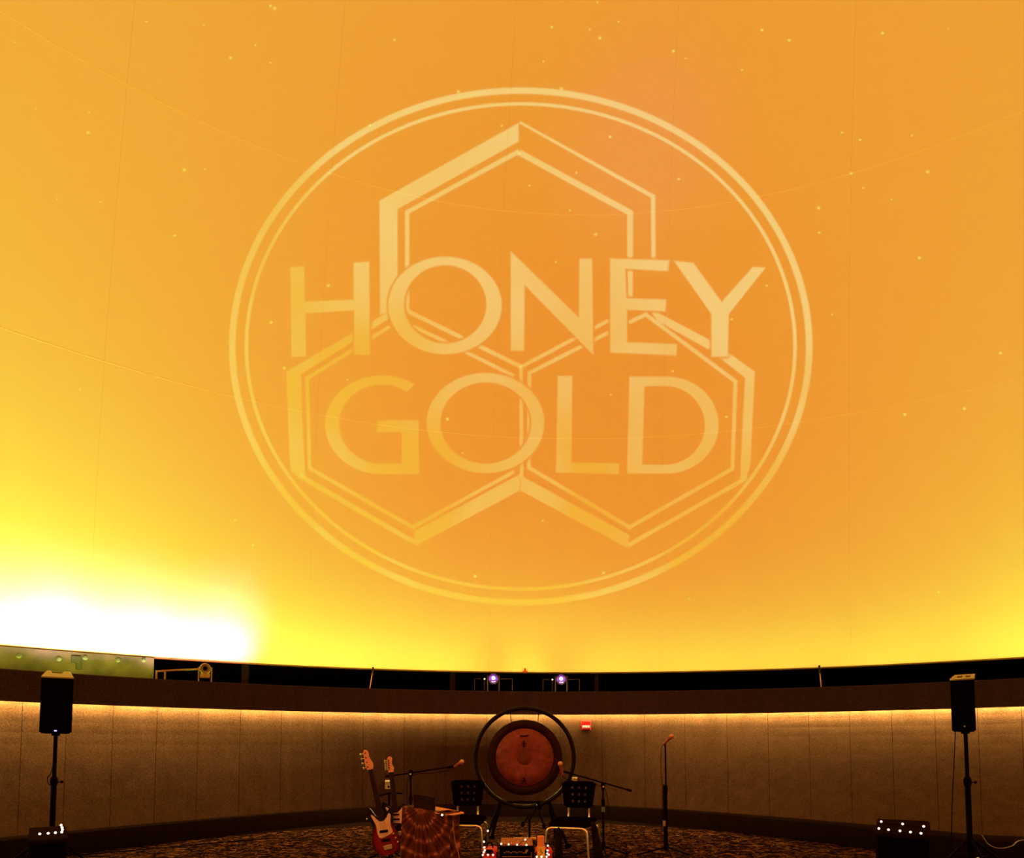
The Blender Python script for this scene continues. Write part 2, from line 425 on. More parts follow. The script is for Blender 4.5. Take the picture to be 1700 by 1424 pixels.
# letters
def Lp(p, hole=None):
    LETTERS.append((p, hole, (min(q[0] for q in p), min(q[1] for q in p), max(q[0] for q in p), max(q[1] for q in p))))
    poly_piece('logo_letter', p, I2, GOLD, logo, hole)
Lp([(482, 443), (505, 442), (506, 501), (587, 497), (587, 436), (613, 434), (614, 589), (588, 589), (588, 515), (507, 520), (508, 592), (484, 592)])
Lp(ell(738.7, 507, 94.3, 81, 64), ell(739.2, 505, 68.3, 65, 64))
Lp([(848, 417), (961, 527), (962, 429), (983, 429), (985, 589), (871, 473), (870, 582), (848, 582)])
Lp([(1013, 429), (1111, 432), (1109, 450), (1038, 446), (1040, 495), (1106, 497), (1105, 517), (1041, 514), (1041, 568), (1124, 571), (1123, 590), (1013, 585)])
Lp([(1119, 433), (1151, 436), (1198, 501), (1250, 443), (1271, 444), (1210, 521), (1208, 592), (1181, 592), (1181, 521)])
g0 = atan2(-65/82, 53/94)
G = ell(634, 705, 94.4, 82, 40, g0, g0-(pi*2-(-g0)-pi/2) if False else g0-(2*pi-pi/2+g0), True)
Gi = ell(634, 704, 71, 66, 40, g0, g0-(2*pi-pi/2+g0), True)
Lp(G+[(696, 787), (695, 697), (626, 698), (626, 718), (667, 717), (667, 769)]+Gi[::-1])
Lp(ell(806, 702, 98, 83, 64), ell(806.6, 702, 75.5, 67.5, 64))
Lp([(926, 624), (950, 624), (949, 768), (1028, 769), (1027, 787), (923, 784)])
Do = [(1045, 625)]+ell(1107, 705.5, 86, 80.5, 40, -pi/2, pi/2, True)+[(1041, 786)]
Di = [(1070, 641)]+ell(1104, 706, 66, 65.5, 40, -pi/2, pi/2, True)+[(1066, 771)]
Lp(Do, Di)
# hexagon cells
poly_piece('logo_hexagon', [(630, 333), (861, 204), (861, 235), (660, 347), (660, 470), (654, 500), (644, 519), (631, 522)], I1, GOLD, logo)
path_piece('logo_hexagon', [(862, 251), (676, 352), (676, 516), (866, 609)], [8, 7, 7, 7], I1+.0015, GOLD, logo)
path_piece('logo_hexagon', [(863, 203), (1084, 326), (1085, 432)], [4, 7, 7], I1+.001, GOLD, logo)
path_piece('logo_hexagon', [(862, 253), (1046, 353), (1046, 492)], [10, 10, 9], I1+.0005, GOLD, logo)
path_piece('logo_hexagon', [(684, 541), (731, 563), (853, 624)], 6, I1, GOLD, logo)
path_piece('logo_hexagon', [(866, 790), (865, 609), (1010, 532)], [6, 6, 6], I1, GOLD, logo)
path_piece('logo_hexagon', [(1044, 535), (1072, 522), (1221, 633), (1216, 778), (1045, 875), (878, 776), (879, 619), (1010, 552)], 6.5, I1+.0005, GOLD, logo)
poly_piece('logo_hexagon', [(1080, 517), (1094, 520), (1182, 566), (1253, 617), (1246, 770), (1240, 792), (1229, 794), (1230, 760), (1237, 627), (1180, 582), (1092, 533)], I1+.001, GOLD, logo)
path_piece('logo_hexagon', [(1240, 793), (1043, 905)], 7, I1, GOLD, logo)
poly_piece('logo_hexagon', [(864, 789), (1045, 888), (1041, 909), (864, 814)], I1+.001, GOLD, logo)
poly_piece('logo_hexagon', [(687, 882), (863, 787), (863, 814), (690, 906)], I1+.001, GOLD, logo)
path_piece('logo_hexagon', [(496, 789), (688, 900)], [9, 8], I1, GOLD, logo)
poly_piece('logo_hexagon', [(475, 617), (644, 518), (644, 530), (500, 621), (502, 700), (507, 792), (490, 788), (482, 780)], I1, GOLD, logo)
path_piece('logo_hexagon', [(647, 542), (510, 628), (514, 777), (685, 875), (853, 783)], 6, I1+.0005, GOLD, logo)
# projected stars
stars = [(243, 36), (338, 42), (449, 10), (456, 14), (24, 70), (424, 75), (383, 96), (449, 104), (655, 66), (146, 220), (148, 186), (306, 282), (340, 281), (95, 330), (167, 335),
         (290, 391), (614, 208), (833, 209), (1027, 36), (992, 4), (996, 63), (916, 45), (979, 49), (1118, 85), (1138, 97), (1232, 116), (1310, 67), (1265, 50), (1465, 55), (902, 102),
         (932, 147), (1013, 227), (1127, 297), (957, 287), (946, 349), (879, 308), (989, 389), (923, 435), (1398, 220), (1428, 232), (1514, 225), (1413, 288), (1433, 312), (1359, 345),
         (1360, 386), (1526, 428), (1540, 285), (1480, 331), (1381, 522), (1661, 586), (1502, 688), (1601, 678), (1273, 474), (1117, 616), (1014, 655), (545, 474), (450, 535), (577, 630),
         (472, 611), (133, 646), (743, 696), (768, 752), (901, 864), (789, 956), (1002, 951), (390, 864), (1144, 994), (1558, 983), (761, 152), (1206, 692), (420, 905), (1215, 530), (60, 180), (1574, 48)]
bm = B(); fl_ = bm.verts.layers.float.new('fade')
for x, y in stars:
    r = random.choice((3.0, 3.6, 4.6)); c = bm.verts.new((x, y, 0)); c[fl_] = 1; ring = []
    for k in range(10):
        v = bm.verts.new((x+r*cos(k*pi/5), y+r*.9*sin(k*pi/5), 0)); v[fl_] = 0; ring.append(v)
    for k in range(10): bm.faces.new((c, ring[k], ring[(k+1) % 10]))
o = proj_mesh('projected_stars', bm, I2+.003, STAR, ceiling); tag(o, 'scattered faint projected stars', kind='stuff')

def arc(f, a0, a1, n): return [f(a0+(a1-a0)*i/n) for i in range(n+1)]
# rim of the dome
RIM = mat('rim_angle', (.20, .03, .015), .5, .3, noise=.2)
bm = B(); n = 144
lofted(bm, [arc(lambda a: on_dome_ring(a, r, z), -pi, pi, n) for r, z in ((11.99, DZ), (11.99, DZ-.014), (12.02, DZ-.018), (12.14, DZ-.014), (12.14, DZ+.05), (12.03, DZ+.06))])
tag(link('trim_1', bm, RIM, None, True), 'dark red steel rim along the lower edge of the dome', kind='structure')
# parapet (fascia) ring, its ledge and the black recess behind it
ZT, ZB = EYE+.966, EYE+.580
bm = B()
lofted(bm, [arc(lambda a: on_ring(a, e, z), -pi, pi, 160) for e, z in ((.0, ZB), (.0, ZT-.01), (.01, ZT), (.10, ZT), (.10, ZB+.05), (.05, ZB+.05), (.05, ZB), (0, ZB))])
tag(link('wall_parapet', bm, FASC), 'dark brown curved parapet band above the strip lighting', kind='structure')
bm = B()
lofted(bm, [arc(lambda a: on_ring(a, .08, ZB+.06), -pi, pi, 120), arc(lambda a: on_ring(a, .30, ZB+.06), -pi, pi, 120)])
tag(link('trim_2', bm, DARK), 'soffit behind the parapet band', kind='structure')
bm = B()
def out(a, z, r=13.6): return on_dome_ring(a, r, z)
lofted(bm, [arc(lambda a: on_ring(a, .1, 1.95), -pi, pi, 120), arc(lambda a: out(a, 1.95), -pi, pi, 120), arc(lambda a: out(a, 3.3), -pi, pi, 120), arc(lambda a: on_dome_ring(a, 12.05, 3.3), -pi, pi, 120)])
tag(link('wall_recess', bm, DARK), 'black service recess between parapet and dome', kind='structure')

# wall below: bottom follows the floor curve, top tucks behind the parapet
def wall_bot(az):
    a, x0, y0 = .190, -.22, 11.55; s, c = sin(az), cos(az)
    A = a*s*s; Bq = c-2*a*s*x0; C = a*x0*x0-y0
    d = (-Bq+sqrt(Bq*Bq-4*A*C))/(2*A) if A > 1e-6 else -C/Bq
    top = circ(az, FX, FY, FR+.2)
    return max(d, top-1.9-max(0, 2-abs(math.degrees(az))/30)*1.5)
def wall_pt(az, t, inn=0):
    """t = 0 at the floor, 1 under the parapet"""
    d0 = wall_bot(az); d1 = circ(az, FX, FY, FR+.22); f = t*1.25 if t < .6 else .75+.25*(1-(1-(t-.6)/.4)**2); d = d0+(d1-d0)*f-inn
    return Vector((d*sin(az), d*cos(az), (ZB+.055)*t))
wall = bpy.data.objects.new('wall_back', None); COL.objects.link(wall)
tag(wall, 'curved brown fabric panel wall washed by warm strip light from above', kind='structure')
edges = [-320, -250, -180, -108, -36, 36, 110, 187, 260, 329, 399, 467, 535, 603, 671, 740, 808, 869, 930, 999, 1070, 1137, 1207, 1275, 1343, 1411, 1481, 1553, 1624, 1697, 1770, 1840, 1910, 1990]
azs = [az_of(e) for e in edges]
azs = [azs[0]-R(4)*k for k in range(10, 0, -1)]+azs+[azs[-1]+R(4)*k for k in range(1, 11)]
for a0, a1 in zip(azs, azs[1:]):
    bm = B(); g = .00022
    rows = []
    for t, e in ((.0, .02), (.0, 0), (.2, 0), (.4, 0), (.6, 0), (.68, 0), (.76, 0), (.84, 0), (.92, 0), (1, 0), (1, .02)):
        rows.append([wall_pt(a0+g, t, -.015)]+[wall_pt(a0+g+(a1-a0-2*g)*i/4, t, -e) for i in range(5)]+[wall_pt(a1-g, t, -.015)])
    lofted(bm, rows[1:-1]); link('panel', bm, WALL, wall)
bm = B(); lofted(bm, [arc(lambda a: wall_pt(a, t, -.05), azs[0], azs[-1], 160) for t in (0, .3, .6, .7, .8, .9, 1)])
link('backing', bm, DARK, wall)
# led strip under the parapet, in segments
strip_l = thing('strip_light', 'warm glowing strip light tucked under the parapet along the wall', 'light', (0, 0, 0))
ns = 44; A0, A1 = R(-62), R(62)
for i in range(ns):
    a0 = A0+(A1-A0)*i/ns; a1 = A0+(A1-A0)*(i+1)/ns-.003; bm = B()
    lofted(bm, [arc(lambda a: on_ring(a, e, z), a0, a1, 3) for e, z in ((.146, ZB+.040), (.146, ZB+.028), (.158, ZB+.024), (.164, ZB+.034))])
    link('segment', bm, LED, strip_l)
# plinth
bm = B(); ph = .23
def plp(a, inn, z):
    d = wall_bot(a)-inn; return Vector((d*sin(a), d*cos(a), z))
lofted(bm, [arc(lambda a: plp(a, i, z), azs[0], azs[-1], 120) for i, z in ((.06, 0), (.06, ph-.01), (.05, ph), (-.7, ph+.0))])
tag(link('baseboard_back', bm, PLINTH, None, True), 'dark plinth at the foot of the curved wall', kind='structure')
# floor and dark border strip
bm = B(); bmesh.ops.create_circle(bm, cap_ends=True, segments=96, radius=15, matrix=Matrix.Translation((0, 0, -.006)))
tag(link('floor', bm, CARPET), 'dark brown carpet with a pale swirling pattern', kind='structure')
def pbp(a):
    x0 = -.1; y0 = 10.7; k = .1295; s, c = sin(a), cos(a); A = k*s*s; Bq = c-2*k*s*x0; C = k*x0*x0-y0
    d = (-Bq+sqrt(Bq*Bq-4*A*C))/(2*A) if A > 1e-6 else -C/Bq
    return min(d, wall_bot(a)-.07)
bm = B(); lofted(bm, [[Vector((pbp(a)*sin(a), pbp(a)*cos(a), -.001)) for a in [R(-60)+R(120)*i/90 for i in range(91)]], [plp(a, -.05, -.001) for a in [R(-60)+R(120)*i/90 for i in range(91)]]])
tag(link('trim_3', bm, PLINTH), 'dark floor border between carpet and plinth', kind='structure')

# ------------------------------------------------------------------ things in the recess
def steel_plate():
    t = thing('steel_plate', 'grey-green bolted steel plate behind the parapet at far left', 'panel', on_dome_ring(az_of(60), 11.72, 2.0))
    L0 = t.location.copy(); a0, a1 = az_of(-260), az_of(252); bm = B()
    P = lambda a, r, z: on_dome_ring(a, r, z)-L0
    lofted(bm, [arc(lambda a: P(a, r, z), a0, a1, 20) for r, z in ((11.965, 2.0), (11.965, 2.545), (11.985, 2.545), (11.985, 2.0))])
    p = link('plate', bm, STEEL, t)
    for px, py in ((-60, 1083), (26, 1088), (93, 1093), (137, 1091), (192, 1095), (235, 1095)):
        a = az_of(px); q = on_dome_ring(a, 11.965, 0); z = EYE+ (ray(px, py).z/ray(px, py).xy.length)*q.xy.length
        M = Matrix.Translation(on_dome_ring(a, 11.965, z)-L0) @ Matrix.Rotation(-a, 4, 'Z') @ Matrix.Rotation(pi/2, 4, 'X')
        bm = B(); lathe(bm, [(.036, -.004), (.036, .006), (.022, .010), (.022, .03), (.016, .034)], 12, M); link('bolt', bm, BOLT, t)
    a = az_of(122); bm = B()
    box(bm, on_dome_ring(a, 11.945, 2.44)-L0, (.12, .02, .1), .01, Matrix.Rotation(-a, 3, 'Z')); box(bm, on_dome_ring(a+.003, 11.945, 2.35)-L0, (.07, .02, .12), .01, Matrix.Rotation(-a, 3, 'Z'))
    link('bracket', bm, STEELD, t)
steel_plate()
def ring_at(px, py, r):
    """point on the cylinder of radius r about the dome axis seen at pixel"""
    a = az_of(px); d = circ(a, DX, DY, r); rr = ray(px, py); return Vector((d*sin(a), d*cos(a), EYE+rr.z/rr.xy.length*d))
LEDGE = 1.951
# pipe rail and motor unit
a = ring_at(256, 1114, 11.2); b = ring_at(334, 1110, 11.2)
t = thing('pipe_rail', 'thin tan pipe rail beside the bolted steel plate', 'rail', (a.x, a.y, LEDGE)); o0 = t.location.copy()
bm = B(); tube(bm, [a-o0, b-o0], .013, 8); link('top_rail', bm, PIPE, t)
q = ring_at(271, 1113, 11.2); bm = B(); tube(bm, [q-o0, Vector((q.x, q.y, LEDGE))-o0], .012, 8); link('post', bm, PIPE, t)
q = ring_at(257, 1113, 11.2); bm = B(); tube(bm, [q-o0, Vector((q.x, q.y, LEDGE))-o0], .012, 8); link('post', bm, PIPE, t)
q = ring_at(338, 1120, 11.2); t = thing('projector_lamp', 'small metal lamp head on a yoke at the end of the pipe rail', 'lamp', (q.x, q.y, LEDGE), -az_of(338))
bm = B(); box(bm, (0, 0, .02), (.2, .2, .04), .008); link('base', bm, BLACKM, t)
h = q.z-LEDGE
for s in (-1, 1):
    bm = B(); box(bm, (s*.085, 0, h*.5+.05), (.018, .05, h+.12), .004); link('yoke_arm', bm, BEIGE, t)
bm = B(); lathe(bm, [(.05, -.09), (.075, -.06), (.075, .06), (.068, .075), (.06, .07), (.03, .05)], 20, Matrix.Translation((0, 0, h+.09)) @ Matrix.Rotation(pi/2, 4, 'X')); link('head', bm, BEIGE, t, True)
bm = B(); lathe(bm, [(.028, .0), (.028, .05), (.012, .055)], 14, Matrix.Translation((0, -.05, h+.09)) @ Matrix.Rotation(pi/2, 4, 'X')); link('lens', bm, BLACK, t, True)
bm = B(); box(bm, (0, -.03, h-.02), (.13, .09, .07), .01); link('gearbox', bm, BEIGE, t)
bm = B(); tube(bm, smooth_path([(.09, 0, h+.06), (.14, 0, h+.03), (.14, 0, h-.06), (.1, 0, h-.12)]), .006, 6); link('cable', bm, BLACKM, t)

def moving_head(px, py, label, frame_l, frame_r):
    q = ring_at(px, py, 11.55); az = az_of(px)
    t = thing('moving_head_light', label, 'stage light', (q.x, q.y, LEDGE), -az, 'violet stage lights in the recess'); h = q.z-LEDGE
    bm = B(); box(bm, (0, 0, .05), (.26, .22, .10), .012); link('base', bm, FIX, t)
    bm = B(); lathe(bm, [(.06, .1), (.05, .13)], 16); link('pan_joint', bm, FIX, t)
    for s in (-1, 1):
        bm = B(); box(bm, (s*.10, 0, (h+.14)/2+.03), (.02, .07, h-.08), .006); link('yoke_arm', bm, FIX, t)
    bm = B(); box(bm, (0, 0, .14), (.22, .08, .03), .006); link('yoke_bridge', bm, FIX, t)
    M = Matrix.Translation((0, 0, h)) @ Matrix.Rotation(pi/2, 4, 'X')
    bm = B(); lathe(bm, [(.05, -.12), (.085, -.08), (.092, .03), (.094, .07), (.084, .07), (.08, .055)], 24, M); hd = link('head', bm, FIX, t, True)
    bm = B(); lathe(bm, [(.079, .05), (.077, .068), (.04, .078)], 24, M); link('lens', bm, PURPLE, hd, True)
    bm = B(); lathe(bm, [(.030, .079), (.026, .088), (.01, .092)], 12, M @ Matrix.Translation((0, .01, 0))); link('lens_core', bm, LENSW, hd, True)
    for k in range(4):
        aa = pi/4+k*pi/2; bm = B(); box(bm, (.078*cos(aa), -.075, h+.078*sin(aa)), (.026, .02, .026), .004); link('clip', bm, FIX, hd)
    bm = B(); ball(bm, (-.155, -.02, h+.0), .012, 8); link('indicator', bm, AMBER, t, True)
    bm = B(); tube(bm, [(-.155, 0, .1), (-.155, 0, h-.01)], .005, 6); link('indicator_stem', bm, FIX, t)
    bm = B(); tube(bm, [(frame_l, .05, 0), (frame_l, .05, h+.01), (frame_l+.1, .05, h+.01)], .006, 6); link('guard_rail', bm, FIX, t)
    bm = B(); tube(bm, [(frame_r-.2, .05, h+.01), (frame_r, .05, h+.01), (frame_r, .05, 0)], .006, 6); link('guard_rail', bm, FIX, t)
moving_head(819, 1127, 'violet glowing stage light above the left half of the gong', -.33, .33)
moving_head(932, 1128, 'violet glowing stage light above the right side of the gong', -.32, .32)
def post(px, w_, label):
    q = ring_at(px, 1120, 12.4); a = az_of(px)
    t = thing('support_post', label, 'post', (q.x, q.y, LEDGE), -a)
    bm = B(); box(bm, (0, 0, .75), (w_, .05, 1.3), .004); link('shaft', bm, POSTM, t)
    bm = B(); box(bm, (0, 0, .05), (w_*1.8, .16, .1), .006); link('foot', bm, POSTM, t)
POSTM = mat('post_red_brown', (.028, .006, .006), .7, .05, noise=.3)
post(751, .10, 'dim red-brown post in the recess left of the stage lights')
post(991, .08, 'dim red-brown post in the recess right of the stage lights')
post(405, .12, 'shadowy post in the recess right of the small metal lamp')
for pa, pb, lab in (((618, 1111), (612, 1140), 'thin tilted pale strap in the recess left of the gong'), ((1363, 1108), (1366, 1139), 'thin tilted pale strap in the recess at right')):
    A_, B_ = ring_at(*pa, 11.8), ring_at(*pb, 11.8); t = thing('hanging_strap', lab, 'strap', B_)
    bm = B(); tube(bm, [B_-B_-Vector((0, 0, .1)), A_-B_], .009, 6); link('strap', bm, mat('pale_strap', (.5, .12, .08), .5, .3, noise=.3), t)
    bm = B(); tube(bm, [A_-B_-Vector((0, 0, .1)), A_-B_+Vector((0, 0, .04))], .016, 6); link('clamp', bm, POSTM, t)
q = ring_at(872, 1114, 11.98)
t = thing('rim_beacon', 'tiny red beacon on the dome rim above the gong', 'lamp', q)
bm = B(); box(bm, (0, -.02, -.01), (.09, .06, .02), .004); link('base', bm, ALARM, t)
bm = B(); lathe(bm, [(.014, 0), (.014, .045), (.006, .052)], 12, Matrix.Translation((0, -.02, 0))); link('lamp', bm, ALARM, t)

# ------------------------------------------------------------------ wall fittings
def wall_at(px, py):
    """point on the wall surface at the pixel, with its azimuth"""
    az = az_of(px); r = ray(px, py); k = r.z/r.xy.length; t = .5
    for _ in range(20):
        p = wall_pt(az, t); d = p.xy.length; z = EYE+k*d; t = z/(ZB+.055)
    return wall_pt(az, t), az
p, az = wall_at(973, 1204)
t = thing('fire_alarm', 'red fire alarm strobe on the wall right of the gong', 'alarm', p, -az)
bm = B(); box(bm, (0, -.035, 0), (.165, .06, .155), .012); link('housing', bm, ALARM, t)
bm = B(); box(bm, (0, -.075, -.025), (.12, .03, .04), .008); link('strobe', bm, STROBE, t)
for s in (-1, 1):
    bm = B(); box(bm, (s*.035, -.094, -.025), (.035, .01, .008), .002, Matrix.Rotation(s*.35, 3, 'Y')); link('reflector', bm, ALARM, t)
def plate(px, py, w_, h_, label, knob=True):
    p, az = wall_at(px, py); t = thing('wall_plate', label, 'outlet', p, -az)
    bm = B(); box(bm, (0, -.03, 0), (w_, .05, h_), .006); link('cover', bm, TANP, t)
    bm = B(); box(bm, (0, -.058, h_*.38), (w_*.96, .012, h_*.16), .002); link('lid', bm, CREAM, t)
    bm = B(); lathe(bm, [(.018, 0), (.018, .012), (.01, .014)], 12, Matrix.Translation((0.01, -.055, -h_*.22)) @ Matrix.Rotation(pi/2, 4, 'X')); link('socket', bm, BLACK, t)
plate(645, 1302, .095, .15, 'tan wall outlet box behind the guitars')
plate(953.5, 1296, .09, .13, 'tan wall outlet box behind the right chair back')

# ------------------------------------------------------------------ speakers, stands, subwoofers
def speaker(px0, px1, pyt, pyb, Y, rz, tilt, label, handles, led):
    tl = at((px0+px1)/2, pyt, Y); bl = at((px0+px1)/2, pyb, Y)
    h = tl.z-bl.z; w_ = (px1-px0)/FP*Y*cos(rz); d = w_*.98
    t = thing('loudspeaker', label, 'speaker', (bl.x, bl.y+.0, bl.z), rz)
    bm = B()   # cabinet: wedge-backed plan, top sloping to the front
    prof = [(-w_/2, -.0), (w_/2, 0), (w_*.36, d), (-w_*.36, d)]; lo = [bm.verts.new((x, y, 0)) for x, y in prof]
    rise = math.tan(tilt)*d
    hi = [bm.verts.new((x, y, h+(rise*y/d))) for x, y in prof]
    fs = [bm.faces.new(lo[::-1]), bm.faces.new(hi)]
    for i in range(4): fs.append(bm.faces.new((lo[i], lo[(i+1) % 4], hi[(i+1) % 4], hi[i])))
    bmesh.ops.bevel(bm, geom=bm.edges[:], offset=.012, segments=2, affect='EDGES')
    link('cabinet', bm, BLACK, t)
    bm = B(); box(bm, (0, -.004, h*.5), (w_*.93, .014, h*.95), .005); link('grille', bm, GRILLE, t)
    M = Matrix.Translation((0, 0, h+.002)) @ Matrix.Rotation(math.atan2(rise, d), 4, 'X')
    D2 = sqrt(d*d+rise*rise); bm = B()   # moulded top with a carrying cut-out, light on it painted pale
    if handles == 1:
        o_ = [(-w_/2, 0), (w_/2, 0), (w_*.37, D2), (w_*.17, D2), (w_*.11, D2*.62), (-w_*.18, D2*.62), (-w_*.24, D2), (-w_*.37, D2)]
        prism(bm, o_, 0, .012, M @ Matrix.Rotation(0, 4, 'X') @ Matrix(((1, 0, 0, 0), (0, 0, 1, 0), (0, 1, 0, 0), (0, 0, 0, 1))))
    else:
        for xa, xb, ya, yb in ((-.5, .5, 0, .30), (-.43, .43, .72, 1), (-.47, -.26, .28, .74), (-.03, .09, .28, .74), (.30, .45, .28, .74)):
            box(bm, M @ Vector(((xa+xb)/2*w_, (ya+yb)/2*D2, .006)), ((xb-xa)*w_, (yb-ya)*D2, .012), 0, M.to_3x3())
    link('top_plate', bm, TOPL, t)
    bm = B()
    if led: box(bm, (0, -.014, h*.045), (.022, .008, .011), .002)
    else: lathe(bm, [(.008, 0), (.008, .006), (.003, .008)], 10, Matrix.Translation((0.01, -.011, h*.10)) @ Matrix.Rotation(pi/2, 4, 'X'))
    link('indicator', bm, BLUEL if led else DIM, t)
    bm = B(); lathe(bm, [(.035, -.02), (.035, .0)], 16, Matrix.Translation((0, d*.5, 0))); link('pole_socket', bm, BLACKM, t)
    return t, d
def stand(x, y, ztop, zhub, spread, label, legs, mid):
    t = thing('speaker_stand', label, 'stand', (x, y, 0))
    bm = B(); tube(bm, [(0, 0, .06), (0, 0, mid)], .024, 12); link('lower_tube', bm, BLACKM, t)
    bm = B(); tube(bm, [(0, 0, mid-.1), (0, 0, ztop)], .017, 12); link('upper_tube', bm, BLACKM, t)
    bm = B(); lathe(bm, [(.03, mid-.05), (.034, mid), (.025, mid+.03)], 12); c = link('collar', bm, BLACKM, t)
    bm = B(); tube(bm, [(.03, 0, mid-.02), (.07, 0, mid-.02)], .006, 6); ball(bm, (.075, 0, mid-.02), .014, 8); link('knob', bm, BLACKM, c)
    bm = B(); lathe(bm, [(.036, zhub-.04), (.04, zhub), (.03, zhub+.03)], 12); link('hub', bm, BLACKM, t)
    for k, a in enumerate(legs):
        dx, dy = cos(a), sin(a); bm = B(); tube(bm, [(dx*.03, dy*.03, zhub), (dx*spread*.5, dy*spread*.5, zhub*.56), (dx*spread, dy*spread, .02)], .013, 8)
        l = link('leg', bm, BLACKM, t); bm = B(); lathe(bm, [(.018, 0), (.02, .02), (.016, .035)], 10, Matrix.Translation((dx*spread, dy*spread, 0))); link('rubber_foot', bm, BLACK, l)
        bm = B(); tube(bm, [(0, 0, zhub*.35), (dx*spread*.5, dy*spread*.5, zhub*.56)], .008, 6); link('brace', bm, CHROME if k == 2 else BLACKM, l)
    return t
YL, YR = 6.25, 6.2
sL, d = speaker(65, 119, 1126, 1217, YL, R(33), R(18), 'black loudspeaker with blue light on the far left tripod stand', 1, True)
c = at(88, 1217, YL); stand(sL.location.x-.085, YL+.13, c.z+.02, .34, .42, 'black tripod speaker stand rising behind the left black box', (R(200), R(80), R(-40)), .86)
sR, d = speaker(1577, 1623, 1129, 1214, YR, R(-42), R(17), 'black loudspeaker with two top handles on the far right tripod stand', 2, False)
c = at(1601, 1214, YR); stand(sR.location.x+.085, YR+.10, c.z+.02, .30, .38, 'black tripod speaker stand on the right with spread legs', (R(190), R(-8), R(-100)), .86)
# cables of the speakers
def cable(name, pts, r, label, m=BLACKM, k=8):
    bm = B(); P = [Vector(p) for p in pts]; o = P[-1].copy(); tube(bm, [v-o for v in smooth_path(P, k)], r, 6)
    ob = link(name, bm, m, None, True); ob.location = o; return tag(ob, label, 'cable')
cable('speaker_cable', [at(95, 1215, YL+.2), at(90, 1260, YL+.2), at(84, 1284, YL+.13), at(79, 1290, YL+.13), at(80, 1300, YL+.13), at(86, 1312, YL+.2), at(84, 1380, YL+.2), (sL.location.x-.1, YL+.25, .01)], .004, 'black cable looping down the left speaker stand')
cable('speaker_cable', [at(1586, 1214, YR+.15), at(1585, 1240, YR+.15), at(1581, 1330, YR+.2), at(1579, 1395, YR+.2), (at(1579, 1395, YR+.2).x-.03, YR+.2, .01)], .004, 'thin black cable hanging left of the right speaker pole')
cable('floor_cable', [at(1630, 1386, 6.35), at(1642, 1402, 6.35), at(1660, 1408, 6.35), at(1680, 1404, 6.35), at(1700, 1394, 6.4), (5.3, 6.3, .3), (5.6, 5.9, .006)], .004, 'pale cable sagging right of the right speaker stand', TANP)

def monitor(px0, px1, pyf, pyb, Y, rz, label, depth=.5, slope=0):
    f = at((px0+px1)/2, pyf, Y); w_ = (px1-px0)/FP*Y*cos(rz); b = at((px0+px1)/2, pyb, Y+depth)
    t = thing('floor_monitor', label, 'speaker', (f.x, f.y, 0), rz); hf, hb = f.z, b.z
    bm = B(); P = [(0, 0), (depth, 0), (depth, hb), (depth*.08, hf+.01), (0, hf)]
    lo = [bm.verts.new((-w_/2, y, z)) for y, z in P]; hi = [bm.verts.new((w_/2, y, z)) for y, z in P]
    fs = [bm.faces.new(lo), bm.faces.new(hi[::-1])]+[bm.faces.new((lo[i], lo[(i+1) % 5], hi[(i+1) % 5], hi[i])) for i in range(5)]
    bmesh.ops.bevel(bm, geom=bm.edges[:], offset=.008, segments=2, affect='EDGES'); link('cabinet', bm, BOXB, t)
    bm = B(); box(bm, (0, -.004, hf*.5), (w_*.9, .014, hf*.86), .005); link('grille', bm, GRILLE, t)
    for s in (-1, 1):
        bm = B(); box(bm, (s*w_*.5, depth*.5, hf*.6), (.012, .12, .05), .004); link('handle', bm, GRILLE, t)
    return t, w_, hf, hb, depth
BOXB = mat('carpeted_box', (.014, .006, .005), .9, .0, noise=.3, nscale=80)
mL = monitor(48, 113, 1394, 1370, 5.75, R(36), 'low black box below the left loudspeaker with string lights', .42)
mR = monitor(1452, 1545, 1385, 1359, 5.9, R(-31), 'low black box on the right with eight glowing bulbs on top', .5)
def lights_on(mon, spots, label, group=None):
    t_, w_, hf, hb, dep = mon
    t = thing('string_lights', label, 'string lights', t_.location, t_.rotation_euler.z)
    pts = []
    bpy.context.view_layer.update(); Mi = (Matrix.Translation(t_.location) @ Matrix.Rotation(t_.rotation_euler.z, 4, 'Z')).inverted()
    for px, py in spots:
        # meet the sloping top
        r = ray(px, py); o = Mi @ Vector((0, 0, EYE)); dv = Mi.to_3x3() @ r; best = None
        n = Vector((0, -(hb-hf), dep)); p0 = Vector((0, 0, hf+.02)); s = (p0-o).dot(n)/dv.dot(n); p = o+dv*s
        pts.append(p)
        bm = B(); ball(bm, p, .010, 10); link('bulb', bm, WARMB, t, True)
    bm = B(); tube(bm, smooth_path([p+Vector((0, .004, -.012)) for p in pts], 4), .003, 6); link('wire', bm, BLACKM, t)
lights_on(mL, [(66, 1384), (80, 1383), (92, 1382), (102.5, 1381), (103.7, 1377), (103, 1373.5), (101.5, 1369.5)], 'string of seven bulbs on the left black box')
lights_on(mR, [(1459, 1375), (1475, 1377), (1494, 1379), (1511.5, 1381), (1529, 1383), (1533.5, 1371.5), (1498.5, 1367.5), (1463, 1363.5)], 'string of eight bulbs on the right black box')

